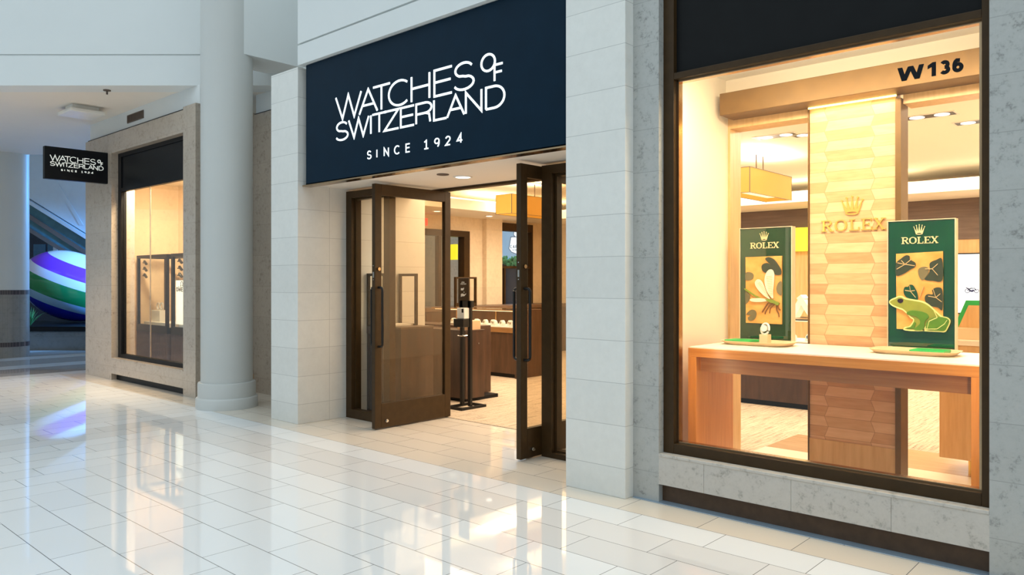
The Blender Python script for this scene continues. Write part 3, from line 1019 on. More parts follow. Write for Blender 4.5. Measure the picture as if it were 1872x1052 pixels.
def door(name, x0, x1, label, bump_x):
    r = thing(name, label, 'door', ((x0 + x1) / 2, 5.9, 0))
    y0, y1 = 4.85, 5.91
    bm = BM()
    frame_rect(bm, 'y', y0, y1, 0.012, 2.54, x0, x1, 0.085, 0.255, 0.115)
    obj('door_frame', bm, 'bronze', r, bevel=0.003)
    obj('glass_pane', box(BM(), (x0 + x1) / 2 - 0.005, (x0 + x1) / 2 + 0.005, y0 + 0.085, y1 - 0.085, 0.267, 2.425), 'door_glass', r)
    for s, xs in ((-1, x0), (1, x1)):
        pts = []
        yc = y0 + 0.045
        off = 0.065
        pts.append((xs, yc, 0.86))
        for k in range(6):
            a = k * PI / 10
            pts.append((xs + s * (off - 0.03 + 0.03 * math.sin(a)), yc, 0.86 + 0.03 * (1 - math.cos(a))))
        for k in range(6):
            a = k * PI / 10
            pts.append((xs + s * (off - 0.03 + 0.03 * math.cos(a)), yc, 1.47 - 0.03 * (1 - math.sin(a))))
        pts.append((xs, yc, 1.47))
        obj('pull_handle', tube(BM(), pts, 0.013, 10), 'black_metal', r, smooth=True)
    bm = BM()
    tube(bm, [(x1, y0 + 0.14, 0.085), (x1 + 0.022, y0 + 0.14, 0.085)], 0.017, 14)
    tube(bm, [(x1 + 0.022, y0 + 0.14, 0.085), (x1 + 0.034, y0 + 0.14, 0.085)], 0.011, 14)
    obj('door_stop', bm, 'steel', r, smooth=True)
    bm = BM()
    tube(bm, [(x1, y0 + 0.045, 1.66), (x1 + 0.016, y0 + 0.045, 1.66)], 0.018, 14)
    obj('lock', bm, 'bronze_trim', r, smooth=True)
    bm = BM()
    box(bm, (x0 + x1) / 2 - 0.010, (x0 + x1) / 2 + 0.010, y0 - 0.002, y0, 1.57, 1.63)
    box(bm, (x0 + x1) / 2 - 0.006, (x0 + x1) / 2 + 0.006, y0 - 0.002, y0, 1.545, 1.555)
    box(bm, (x0 + x1) / 2 - 0.006, (x0 + x1) / 2 + 0.006, y0 - 0.002, y0, 1.690, 1.700)
    obj('lock_plate', bm, 'steel', r)
    return r


tagd = door('door_1', -6.352, -6.300, 'left bronze glass door leaf standing open beside the hand sanitizer stand', 0)
tagd2 = door('door_2', -4.352, -4.300, 'right bronze glass door leaf seen nearly edge on, by the right pier', 0)
for d in (tagd, tagd2):
    d['kind'] = 'structure'

obj_c = tag(obj('door_closer', box(BM(), -4.86, -4.66, 5.76, 5.80, 2.548, 2.570), 'black_metal'), 'small dark door closer housing at the soffit edge', 'door closer')
for (x, y, lab, r, mt) in ((-5.45, 5.28, 'round lit downlight in the entrance soffit', 0.085, 'lamp_face'), (-5.46, 5.02, 'small dark round sensor in the entrance soffit', 0.05, 'duct')):
    dl = thing('downlight' if mt == 'lamp_face' else 'ceiling_sensor', lab, 'ceiling light' if mt == 'lamp_face' else 'sensor', (x, y, 2.572))
    bm = BM()
    ribbon(bm, [(x + r * math.cos(k * PI / 16), y + r * math.sin(k * PI / 16)) for k in range(32)], 0.02, lambda a, b, c: (a, b, 2.572 - c), 0.008, 0.0, True)
    obj('rim', bm, 'white' if mt == 'lamp_face' else 'duct', dl)
    obj('lens', lathe(BM(), x, y, [(r - 0.008, 2.566), (r - 0.008, 2.5715)], 32), mt, dl)

# ================================================================== RIGHT DISPLAY WINDOW
w1 = thing('window_1', 'large display window in a dark bronze frame on the right', 'window', (-1.82, 4.68, 0.338))
w1['kind'] = 'structure'
bm = BM()
box(bm, -2.80, -2.718, 4.66, 4.72, 0.338, 4.40)
box(bm, -0.872, -0.826, 4.66, 4.72, 0.338, 4.40)
box(bm, -2.718, -0.872, 4.66, 4.72, 0.338, 0.408)
box(bm, -2.718, -0.872, 4.66, 4.72, 4.34, 4.40)
box(bm, -2.718, -0.872, 4.66, 4.72, 2.93, 2.975)
obj('window_frame', bm, 'bronze', w1, bevel=0.003)
bm = BM()
frame_rect(bm, 'x', -2.722, -0.868, 0.40, 2.935, 4.70, 4.75, 0.022, 0.02, 0.02)
obj('glazing_bead', bm, 'bronze_trim', w1, label='bronze bead around the glass')
obj('glass_pane', box(BM(), -2.705, -0.886, 4.712, 4.722, 0.415, 2.92), 'glass', w1)
bm = box(BM(), -2.718, -0.872, 4.70, 4.73, 2.975, 4.34)
obj('fascia_panel', bm, 'dark_panel', w1, label='blank charcoal panel over the glass')
T = Tf(4.711)
bm = BM()
for c, a, b, k in (('W', -1.298, -1.160, 0), ('1', -1.142, -1.102, 0), ('3', -1.083, -1.030, 0), ('6', -1.020, -0.966, 0)):
    if c == 'W':
        for p0, p1 in ((0.0, 0.20), (0.49, 0.20), (0.51, 0.80), (1.0, 0.80)):
            wd = 0.200 / 2
            ax, bx_ = a + 0.013 + p0 * (b - a - 0.026), a + 0.013 + p1 * (b - a - 0.026)
            prism(bm, [(ax - 0.013, 2.75), (ax + 0.013, 2.75), (bx_ + 0.013, 2.672), (bx_ - 0.013, 2.672)], T, 0.003 + 0.0002 * p0, 0.0)
    elif c == '1':
        prism(bm, [(-1.122, 2.672), (-1.100, 2.672), (-1.100, 2.75), (-1.118, 2.75), (-1.142, 2.735), (-1.142, 2.716), (-1.122, 2.724)], T, 0.003, 0.0)
    else:
        letter_bm(c, a, b, 2.672, 2.75, 0.020, T, 0.003, 0.0, bm)
tag(obj('unit_number', bm, 'black'), 'black unit number lettering on the window glass', 'lettering')

# interior of the display window
pn = thing('feature_panel', 'tall panel of hexagonal wood tiles in the middle of the display window', 'panel', (-1.96, 6.05, 0))
obj('tiled_face', box(BM(), -2.285, -1.66, 5.985, 6.10, 0.31, 2.93), 'hex', pn)
obj('plinth', box(BM(), -2.285, -1.66, 5.975, 6.10, 0.0, 0.31), 'oak', pn, label='plain honey wood plinth')
bm = box(BM(), -1.658, -1.62, 5.96, 6.14, 0, 2.86)
box(bm, -2.295, -2.287, 5.97, 6.14, 0, 2.93)
obj('edge_strip', bm, 'brass_beam', pn, label='brass edge strips')
bmg = thing('overhead_beam', 'brushed brass beam across the top of the display window', 'beam', (-1.88, 5.86, 2.886))
obj('beam', box(BM(), -2.93, -0.80, 5.75, 6.0, 2.886, 3.065), 'brass_beam', bmg, bevel=0.004)
obj('led_strip', box(BM(), -2.285, -1.65, 5.95, 5.965, 2.874, 2.886), 'led', bmg, label='glowing LED strip under the beam')
lamp('beam_light', 'AREA', (-1.96, 5.93, 2.865), 1.6, (1.0, 0.75, 0.3), 0.6, 0.03, target=(-1.96, 6.0, 1.6))

# gold crown and lettering on the panel
wl = thing('wall_emblem', 'polished gold crown and serif lettering on the hexagonal wood panel', 'emblem', (-1.96, 5.985, 1.91))
T = Tf(5.985)
obj('crown', crown_bm(-1.964, 2.035, 0.150, 0.142, T, 0.012, 0.0), 'gold', wl)
for c, a, b in (('R', -2.192, -2.105), ('O', -2.092, -2.000), ('L', -1.985, -1.912), ('E', -1.898, -1.822), ('X', -1.815, -1.728)):
    obj('letter', serif_letter(c, a, b, 1.915, 2.0, T, 0.014, 0.0), 'gold', wl)

# display table
tb = thing('display_table', 'cherry wood display table with cream top inside the window', 'table', (-1.9, 5.4, 0))
bm = box(BM(), -2.853, -0.94, 5.10, 5.95, 0.972, 1.036)
obj('frame_top', bm, 'cherry', tb, bevel=0.002)
obj('tabletop', box(BM(), -2.848, -0.945, 5.108, 5.945, 1.036, 1.045), 'table_top', tb, label='cream inset top')
for a, b in ((-2.853, -2.786), (-1.008, -0.94)):
    obj('leg', box(BM(), a, b, 5.10, 5.70, 0.006, 0.972), 'cherry_leg', tb, bevel=0.002)
obj('apron', box(BM(), -2.786, -1.008, 5.17, 5.19, 0.862, 0.972), 'apron_wood', tb)


# posters: local coordinates p (0..1 of width) and q (0..1 of height)
PW, PH = 0.43, 0.915


def poster(x0, label, board):
    r = thing('display_board', label, 'display board', (x0 + PW / 2, 5.86, 1.046))
    obj('frame', frame_rect(BM(), 'x', x0, x0 + PW, 1.046, 1.046 + PH, 5.822, 5.895, 0.0045), 'frame_cream', r)
    obj('board', box(BM(), x0 + 0.008, x0 + PW - 0.008, 5.83, 5.885, 1.054, 1.046 + PH - 0.008), board, r)
    T = lambda p, q, c: (x0 + p * PW, 5.83 - c, 1.046 + q * PH)
    return r, T


def ell(cx, cy, rx, ry, rot=0, n=28):
    o = []
    for k in range(n):
        a = 2 * PI * k / n
        u, v = rx * math.cos(a), ry * math.sin(a)
        o.append((cx + u * math.cos(rot) - v * math.sin(rot), cy + (u * math.sin(rot) + v * math.cos(rot)) * PW / PH))
    return o


def heart(cx, cy, r, rot, n=32):
    """lily pad: disc with a notch"""
    o = []
    for k in range(n + 1):
        a = 0.22 + (2 * PI - 0.44) * k / n
        rr = r * (1.0 + 0.16 * abs(math.sin(a * 0.5)) - 0.10 * math.cos(a))
        o.append((cx + rr * math.cos(a + rot), cy + rr * math.sin(a + rot) * PW / PH))
    o.append((cx + 0.25 * r * math.cos(rot), cy + 0.25 * r * math.sin(rot) * PW / PH))
    return o


def rose(r, T, x0, x1, z0, z1, cx, cz, cw, chh, mat):
    bm = BM()
    ws = [('R', 0, .2), ('O', .215, .415), ('L', .435, .60), ('E', .62, .79), ('X', .80, 1.0)]
    for c, a, b in ws:
        serif_letter(c, x0 + (x1 - x0) * a, x0 + (x1 - x0) * b, z0, z1, T, 0.004, 0.0, bm, 0.2, 0.09)
    obj('lettering', bm, mat, r)
    obj('crown', crown_bm(cx, cz, cw, chh, T, 0.004, 0.0), mat, r)


def soft(pts, n=4):
    """closed smooth curve through the points"""
    o, m = [], len(pts)
    for i in range(m):
        p0, p1, p2, p3 = pts[i - 1], pts[i], pts[(i + 1) % m], pts[(i + 2) % m]
        for k in range(n):
            t = k / n
            o.append(tuple(0.5 * (2 * p1[j] + (p2[j] - p0[j]) * t + (2 * p0[j] - 5 * p1[j] + 4 * p2[j] - p3[j]) * t * t + (3 * p1[j] - p0[j] - 3 * p2[j] + p3[j]) * t ** 3) for j in (0, 1)))
    return o


def trace(pts, x0, x1, yt, yb):
    return [((x - x0) / (x1 - x0), (yb - y) / (yb - yt)) for x, y in pts]


# --- right board with the frog
XR = -1.672
r, T = poster(XR, 'green display board with a frog on lily pads, right side of the table', 'green_board')
TW = Tf(5.83)
rose(r, TW, XR + 0.092, XR + 0.325, 1.795, 1.842, XR + 0.206, 1.857, 0.068, 0.072, 'gold_print')
fr = lambda P: trace(P, 358, 797, 150, 978)
obj('picture_plate', prism(BM(), fr([(418, 362), (720, 352), (720, 842), (422, 842)]), T, 0.012, 0.0), 'poster_orange', r, label='orange marquetry picture plate')
lpads = []
def pad(P, h0=0.018, m='lily', lab='dark lily pad on the picture'):
    obj('lily_pad', prism(BM(), soft(fr(P)), T, h0, 0.012), m, r, label=lab)
pad([(420, 425), (450, 395), (485, 373), (508, 378), (512, 400), (545, 420), (545, 445), (510, 465), (470, 490), (420, 500)])
pad([(640, 425), (680, 405), (716, 402), (718, 530), (660, 535), (608, 528), (625, 500), (640, 470)])
pad([(655, 590), (690, 575), (718, 595), (718, 712), (690, 700), (640, 690), (612, 665), (608, 635), (625, 618), (658, 618)])
obj('lily_pad', prism(BM(), soft(fr([(565, 465), (590, 448), (625, 452), (630, 480), (612, 515), (590, 530), (570, 505)])), T, 0.017, 0.012), 'lily_pale', r)
obj('lily_pad', prism(BM(), soft(fr([(470, 605), (478, 575), (500, 572), (510, 560), (530, 562), (550, 590), (562, 625), (560, 655), (520, 650), (485, 635)])), T, 0.020, 0.012), 'lily_deep', r)
vb = BM()
for P in ([(425, 460), (480, 430), (520, 400)], [(455, 405), (480, 430), (545, 440)], [(480, 430), (430, 420)], [(610, 460), (655, 460), (690, 500)], [(655, 460), (690, 430)], [(510, 565), (515, 600), (550, 640)], [(480, 595), (515, 600), (545, 595)], [(660, 585), (678, 638), (715, 665)], [(630, 630), (678, 638), (705, 615)], [(575, 640), (600, 570)]):
    if len(P) == 3 and vb.faces:
        obj('leaf_veins', vb, 'vein', r)
        vb = BM()
    ribbon(vb, fr(P), 0.0055, T, 0.0215, 0.012)
obj('leaf_veins', vb, 'vein', r)
body = [(380, 668), (395, 655), (420, 645), (440, 636), (462, 637), (485, 648), (530, 655), (575, 662), (610, 672), (640, 690), (668, 715), (690, 735), (718, 758), (745, 762), (765, 778), (762, 800), (750, 825), (735, 846), (700, 846), (610, 845), (605, 835), (625, 815), (600, 845), (485, 845), (482, 832), (505, 828), (522, 815), (540, 780), (520, 765), (500, 745), (470, 718), (440, 708), (405, 695), (386, 682)]
obj('frog_body', prism(BM(), soft(fr(body), 3), T, 0.030, 0.012), 'frog', r, bevel=0.004, label='lime green frog cut-out')
leg = [(495, 735), (520, 722), (560, 722), (605, 730), (632, 745), (635, 765), (612, 790), (602, 840), (540, 842), (575, 810), (582, 785), (560, 760), (520, 752), (500, 748)]
fl = BM()
prism(fl, soft(fr(leg), 3), T, 0.037, 0.030)
thigh = [(622, 800), (650, 770), (700, 757), (745, 763), (764, 778), (758, 802), (735, 840), (690, 842), (625, 838)]
prism(fl, soft(fr(thigh), 3), T, 0.036, 0.030)
prism(fl, fr([(545, 790), (556, 800), (545, 825), (552, 835), (500, 838), (490, 833), (520, 825), (535, 808)]), T, 0.035, 0.030)
obj('frog_legs', fl, 'frog_leg', r, bevel=0.002, label='leaf green frog legs')
eb = BM()
prism(eb, [(p, q) for p, q in fr([(432, 660), (440, 650), (458, 648), (472, 654), (470, 668), (455, 676), (440, 672)])], T, 0.034, 0.030)
obj('frog_eye', eb, 'eye', r)
ob = BM()
ribbon(ob, soft(fr(body), 3), 0.011, T, 0.0305, 0.012, True)
ribbon(ob, fr([(625, 838), (640, 785), (690, 762), (668, 715)]), 0.006, T, 0.0365, 0.030)
ribbon(ob, fr([(622, 836), (690, 832), (735, 800), (752, 775)]), 0.005, T, 0.0385, 0.030)
obj('frog_outline', ob, 'frog_edge', r, label='pale yellow edge line of the frog')

# --- left board with the dragonfly
XL = -2.792
r, T = poster(XL, 'green display board with a dragonfly, left side of the table', 'green_board2')
rose(r, TW, XL + 0.090, XL + 0.325, 1.795, 1.842, XL + 0.206, 1.857, 0.068, 0.072, 'gold_print')
fr = lambda P: trace(P, 6, 389, 152, 990)
obj('picture_plate', prism(BM(), fr([(54, 366), (320, 362), (320, 852), (57, 850)]), T, 0.012, 0.0), 'poster_orange', r, label='orange marquetry picture plate')
lp = BM()
prism(lp, soft(fr([(204, 385), (212, 372), (235, 370), (270, 390), (300, 430), (318, 465), (316, 495), (290, 500), (260, 490), (215, 485), (185, 470), (176, 440), (186, 420), (215, 412), (245, 425), (225, 408)])), T, 0.018, 0.012)
obj('lily_pad', lp, 'lily', r, label='dark lily leaves on the picture')
pad([(56, 485), (80, 476), (108, 485), (116, 505), (105, 530), (75, 538), (56, 530)], 0.017, 'lily_pale', 'faded brown lily leaf on the picture')
pad([(285, 585), (298, 555), (320, 548), (320, 640), (298, 635), (285, 612)], 0.017, 'lily_pale', 'faded brown lily leaf on the picture')
pad([(56, 622), (78, 632), (90, 655), (82, 685), (66, 705), (56, 705)], 0.017, 'lily_pale', 'faded brown lily leaf on the picture')
pad([(62, 790), (80, 765), (105, 752), (130, 760), (138, 785), (128, 815), (105, 832), (80, 832), (75, 810), (95, 795), (75, 790)], 0.017, 'lily_pale', 'faded brown lily leaf on the picture')
W1 = [(262, 668), (232, 640), (208, 590), (200, 540), (206, 500), (222, 470), (244, 458), (262, 468), (271, 500), (268, 560), (262, 620)]
W2 = [(240, 672), (205, 655), (165, 620), (138, 585), (129, 555), (140, 535), (158, 530), (180, 545), (200, 585), (222, 640)]
W3 = [(240, 676), (180, 668), (120, 668), (95, 676), (93, 686), (120, 695), (180, 694), (238, 684)]
for P in (W1, W2, W3):
    obj('dragonfly_wing', prism(BM(), soft(fr(P)), T, 0.026, 0.016), 'wing', r, bevel=0.002)
vb = BM()
for k in range(12):
    t = 0.08 + k * 0.07
    y = 655 - t * 175
    ribbon(vb, fr([(262 - 6 * t, y), (236 - 26 * t, y + 6)]), 0.004, T, 0.0268, 0.02)
    yy, xx = 668 - t * 120, 236 - t * 85
    ribbon(vb, fr([(xx + 8, yy - 18), (xx - 12, yy - 4)]), 0.004, T, 0.0268, 0.02)
obj('wing_veins', vb, 'vein', r)
bb = BM()
prism(bb, fr([(48, 598), (56, 596), (140, 650), (180, 668), (200, 672), (196, 680), (150, 668), (100, 640), (50, 606)]), T, 0.024, 0.014)
prism(bb, fr([(205, 672), (255, 674), (285, 688), (296, 690), (308, 700), (304, 714), (290, 718), (270, 705), (245, 698), (215, 684)]), T, 0.030, 0.014)
obj('dragonfly_body', bb, 'body', r, bevel=0.002, label='olive green dragonfly body')
lb = BM()
for P in ([(258, 694), (222, 702), (200, 735), (180, 768)], [(262, 700), (232, 718), (208, 760), (200, 782)], [(272, 706), (240, 735), (234, 775)], [(284, 714), (285, 750), (300, 775), (304, 800)], [(290, 714), (300, 740), (312, 750)]):
    ribbon(lb, fr(P), 0.011, T, 0.022, 0.012)
obj('dragonfly_legs', lb, 'insect_leg', r, label='thin brown insect legs')


# trays
def tray(cx, label, padx, hw=0.27):
    z0 = 1.0455
    r = thing('display_tray', label, 'tray', (cx, 5.60, z0))
    bm = BM()
    prof = [(0.86, 0.0, 0.80), (1.0, 0.030, 1.0), (0.965, 0.030, 0.92), (0.85, 0.014, 0.76)]
    rings = []
    for s, h, sy in prof:
        ring = []
        for k in range(40):
            a = 2 * PI * k / 40
            ca, sa = math.cos(a), math.sin(a)
            px = math.copysign(abs(ca) ** 0.45, ca) * hw * s
            py = math.copysign(abs(sa) ** 0.45, sa) * 0.165 * sy
            ring.append(bm.verts.new((cx + px, 5.60 + py, z0 + h)))
        rings.append(ring)
    for A, B in zip(rings, rings[1:]):
        for k in range(40):
            l = (k + 1) % 40
            bm.faces.new((A[k], A[l], B[l], B[k]))
    bm.faces.new(rings[0][::-1])
    bm.faces.new(rings[-1])
    obj('tray_shell', bm, 'tray', r, smooth=True)
    obj('green_pad', box(BM(), padx - 0.105, padx + 0.105, 5.51, 5.70, z0 + 0.0145, z0 + 0.034), 'green_pad', r, bevel=0.006, label='bright green pad')
    return r


tray(-2.53, 'beige oval tray in front of the dragonfly board', -2.665)
tray(-1.435, 'beige oval tray in front of the frog board', -1.345)
# watch on a block
wt = thing('watch_display', 'ivory wristwatch standing on a small beige block in the left tray', 'watch', (-2.46, 5.56, 1.061))
obj('block', box(BM(), -2.493, -2.427, 5.53, 5.595, 1.0602, 1.131), 'tray', wt, bevel=0.002)
bm = BM()
pts = [(-2.46 + 0.030 * math.cos(a), 5.562 + 0.012 * math.sin(a), 1.172 + 0.040 * math.sin(a)) for a in [2 * PI * k / 24 for k in range(24)]]
tube(bm, pts, 0.0085, 8, True)
obj('strap', bm, 'cushion', wt, smooth=True)
obj('watch_case', tube(BM(), [(-2.46, 5.556, 1.178), (-2.46, 5.536, 1.178)], 0.025, 20), 'steel', wt, smooth=True)
obj('dial', tube(BM(), [(-2.46, 5.536, 1.178), (-2.46, 5.534, 1.178)], 0.019, 20), 'white', wt)

# ================================================================== LEFT DISPLAY WINDOW
w2 = thing('window_2', 'display window with a blank black panel in the brown stone wall at left', 'window', (-11.36, 4.72, 0.345))
w2['kind'] = 'structure'
bm = BM()
frame_rect(bm, 'x', -12.60, -10.12, 0.345, 3.53, 4.70, 4.78, 0.12, 0.06, 0.06)
box(bm, -12.50, -10.2, 4.70, 4.76, 2.93, 2.985)
obj('window_frame', bm, 'black', w2)
obj('fascia_panel', box(BM(), -12.48, -10.24, 4.715, 4.76, 2.985, 3.47), 'black', w2, label='blank black panel over the glass')
for a, b in ((-12.48, -11.497), (-11.489, -10.24)):
    obj('glass_pane', box(BM(), a, b, 4.735, 4.745, 0.405, 2.93), 'glass', w2)
obj('glass_joint', box(BM(), -11.499, -11.487, 4.733, 4.747, 0.405, 2.93), 'steel', w2)
for x0, x1, lab in ((-13.36, -12.19, 'black framed glass showcase on a fluted base, left one in the far window'), (-12.04, -10.7, 'black framed glass showcase on a fluted base, right one in the far window')):
    s = thing('showcase', lab, 'showcase', ((x0 + x1) / 2, 5.55, 0.25))
    bm = BM()
    n = 44
    w = (x1 - x0) / n
    for k in range(n):
        box(bm, x0 + k * w, x0 + k * w + w * 0.6, 5.285, 5.30, 0.25, 0.70)
    box(bm, x0, x1, 5.30, 5.80, 0.25, 0.70)
    obj('fluted_base', bm, 'fluted', s)
    obj('ledge', box(BM(), x0 - 0.005, x1 + 0.005, 5.28, 5.80, 0.70, 0.79), 'black_metal', s)
    bm = BM()
    frame_rect(bm, 'x', x0, x1, 0.79, 1.97, 5.28, 5.32, 0.06, 0.03, 0.05)
    frame_rect(bm, 'x', x0, x1, 0.79, 1.97, 5.74, 5.78, 0.06, 0.03, 0.05)
    for x in (x0, x1 - 0.06):
        box(bm, x, x + 0.06, 5.32, 5.74, 1.92, 1.97)
    obj('frame', bm, 'black_metal', s)
    obj('glass_pane', box(BM(), x0 + 0.06, x1 - 0.06, 5.295, 5.305, 0.82, 1.92), 'show_glass', s)
    for z in (1.85, 1.74, 1.63):
        bm = BM()
        tube(bm, [(x0 + 0.06, 5.36, z), (x0 + 0.13, 5.36, z)], 0.010, 8)
        tube(bm, [(x0 + 0.12, 5.36, z + 0.025), (x0 + 0.20, 5.36, z - 0.025)], 0.022, 10)
        obj('spotlight', bm, 'black_metal', s, smooth=True)
    obj('shelf', box(BM(), x0 + 0.10, x1 - 0.10, 5.36, 5.72, 0.795, 0.86), 'cushion', s)
pd = thing('pedestal', 'small white pedestal with ring props in the left showcase', 'pedestal', (-13.02, 5.55, 0.86))
obj('block', box(BM(), -13.18, -12.86, 5.45, 5.62, 0.8605, 1.05), 'white', pd, bevel=0.004)
for x in (-13.09, -12.96):
    bm = BM()
    tube(bm, [(x + 0.055 * math.cos(2 * PI * k / 20), 5.53, 1.118 + 0.055 * math.sin(2 * PI * k / 20)) for k in range(20)], 0.013, 8, True)
    obj('ring', bm, 'white', pd, smooth=True)
ps = thing('poster', 'white backlit poster inside the right showcase of the far window', 'poster', (-11.64, 5.33, 0.861))
obj('sheet', box(BM(), -11.98, -11.30, 5.33, 5.345, 0.861, 1.55), 'poster_white', ps)
T = Tf(5.33)
bm = BM()
for c, a, b in spread('OMEGA', -11.96, -11.58, 0.25):
    letter_bm(c, a, b, 1.375, 1.445, 0.014, T, 0.004, 0.0, bm)
ox, oz = -11.77, 1.497
ribbon(bm, [(ox - 0.05, 1.465), (ox - 0.025, 1.465)] + [(ox + 0.036 * math.cos(math.radians(a)), oz + 0.036 * math.sin(math.radians(a))) for a in range(235, -56, -18)] + [(ox + 0.025, 1.465), (ox + 0.05, 1.465)], 0.010, T, 0.004, 0.0)
obj('lettering', bm, 'brown_soffit', ps, label='dark lettering and horseshoe mark')
tag(obj('light_box', box(BM(), -11.4, -10.6, 5.85, 6.04, 2.42, 2.80), 'poster_white'), 'pale glowing box high in the left display window', 'light box')

# ceiling items at left
ef2 = thing('emergency_light', 'white flat emergency light box on the cream ceiling', 'ceiling light', (-12.38, 4.10, 4.0))
obj('housing', box(BM(), -12.66, -12.10, 3.86, 4.34, 4.005, 4.058), 'white', ef2, bevel=0.015)
obj('mount', box(BM(), -12.5, -12.2, 3.92, 4.28, 4.058, 4.124), 'white', ef2)
sp = thing('sprinkler', 'small dark fire sprinkler on the cream ceiling', 'sprinkler', (-10.97, 3.95, 4.06))
obj('plate', lathe(BM(), -10.97, 3.95, [(0.048, 4.108), (0.048, 4.124)], 20), 'duct', sp)
obj('head', lathe(BM(), -10.97, 3.95, [(0.012, 4.06), (0.012, 4.108)], 12), 'duct', sp)
vt = thing('air_vent', 'small brown grille in the white wall above the left shopfront', 'vent', (-11.83, 4.65, 3.94))
bm = BM()
frame_rect(bm, 'x', -12.12, -11.53, 3.935, 4.055, 4.648, 4.659, 0.012)
obj('frame', bm, 'duct', vt)
bm = BM()
for k in range(18):
    box(bm, -12.10 + k * 0.0315, -12.085 + k * 0.0315, 4.650, 4.658, 3.945, 4.045)
box(bm, -12.11, -11.54, 4.656, 4.6595, 3.94, 4.05)
obj('grille', bm, 'duct', vt)

# ================================================================== FAR ATRIUM
pl = thing('planter', 'low stone planter wall with a dark top below the striped balloon', 'planter', tuple(FWD * 17.4 + RGT * -10))
T = Tr(17.0)
obj('wall', prism(BM(), [(-16, 0), (-8.2, 0), (-8.2, 0.42), (-16, 0.42)], T, 0.0, -0.3), 'planter', pl)
obj('coping', prism(BM(), [(-16, 0.42), (-8.2, 0.42), (-8.2, 0.53), (-16, 0.53)], T, 0.05, -2.7), 'black', pl, label='dark polished coping')
bm = BM()
ellipsoid(bm, (0, 0, 0), 1.12, 0.95, 0.82, 64, 40)
o = obj('striped_balloon', bm, 'egg', None, smooth=True)
o.location = tuple(FWD * 18.62 + RGT * -10.78 + Vector((0, 0, 1.43)))
# the mesh is built around its own base, so turn it about its centre
for v in o.data.vertices:
    v.co.z -= 0.82
o.rotation_euler = (0.0, math.radians(22), YAW)
tag(o, 'huge glossy balloon shape with purple, white, green and blue stripes', 'balloon')
gp = thing('ornamental_grass', 'small spiky grass plant on the planter in front of the balloon', 'plant', tuple(FWD * 17.25 + RGT * -10.85 + Vector((0, 0, 0.53))))
bm = BM()
base = FWD * 17.3 + RGT * -10.93 + Vector((0, 0, 0.535))
for k in range(60):
    a = random.uniform(0, 2 * PI)
    L = random.uniform(0.22, 0.46)
    lean = random.uniform(0.2, 1.0)
    d = Vector((math.cos(a), math.sin(a), 0))
    side = Vector((-d.y, d.x, 0)) * 0.010
    p = [base + d * (lean * L * t) + Vector((0, 0, L * (1.1 * t - 0.55 * lean * t * t))) for t in (0, .35, .7, 1)]
    ws = (1, 1, .7, .1)
    vs = [(bm.verts.new(q + side * w), bm.verts.new(q - side * w)) for q, w in zip(p, ws)]
    for A, B in zip(vs, vs[1:]):
        bm.faces.new((A[0], A[1], B[1], B[0]))
obj('blades', bm, 'leaf', gp)

es = thing('escalator', 'pale sloping escalator underside above the balloon', 'escalator', tuple(FWD * 19 + RGT * -10.0 + Vector((0, 0, 2.0))))
T = Tr(19.9)
s = 19.9 / 1394.0


def zz(u, v):
    return ((u - 936) * s, 1.53 - (v - 515.3) * s)


obj('side_cladding', prism(BM(), [zz(0, 330), zz(240, 478), zz(240, 240), zz(0, 240)], T, 0.0, -1.4), 'escalator', es)
obj('bottom_rail', prism(BM(), [zz(0, 332), zz(240, 480), zz(240, 487), zz(0, 339)], T, 0.10, -1.4), 'escalator', es)
sv = BM()
for (a, b) in (((0, 339), (240, 487)),):
    prism(sv, [zz(0, 338), zz(240, 486), zz(240, 536), zz(0, 388)], T, -0.05, -1.5)
obj('soffit', sv, 'teal_soffit', es, label='dark teal soffit')
sv = BM()
prism(sv, [zz(0, 357), zz(240, 512), zz(240, 520), zz(0, 366)], T, 0.02, -0.1)
prism(sv, [zz(0, 383), zz(240, 532), zz(240, 539), zz(0, 391)], T, 0.03, -0.1)
obj('soffit_rail', sv, 'brown_soffit', es, label='brown rails along the soffit')
sv = BM()
prism(sv, [zz(72, 284), zz(77, 284), zz(153, 412), zz(146, 412)], T, 0.02, 0.0)
obj('seam', sv, 'escalator', es)

fs = thing('far_shopfront', 'dark shopfront with blue windows behind the balloon', 'shopfront', tuple(FWD * 25.8 + RGT * -18))
T = Tr(26.0)
s = 26.0 / 1394.0
obj('front', prism(BM(), [((-30 - 936) * s, 0), ((230 - 936) * s, 0), ((230 - 936) * s, 3.9), ((-30 - 936) * s, 3.9)], T, 0.0, -0.4), 'dark_front', fs)
wm = BM()
for (u0, v0, u1, v1) in ((62, 447, 84, 478), (88, 445, 99, 488), (52, 480, 80, 500)):
    prism(wm, [zz(u0, v1), zz(u1, v1), zz(u1, v0), zz(u0, v0)], T, 0.03, 0.0)
obj('shop_window', wm, plain('blue_shop_window', (0.05, 0.16, 0.26), 0.2), fs)
obj('post', prism(BM(), [zz(99, 520), zz(106, 520), zz(106, 440), zz(99, 440)], T, 0.06, 0.0), 'escalator', fs, label='white post')

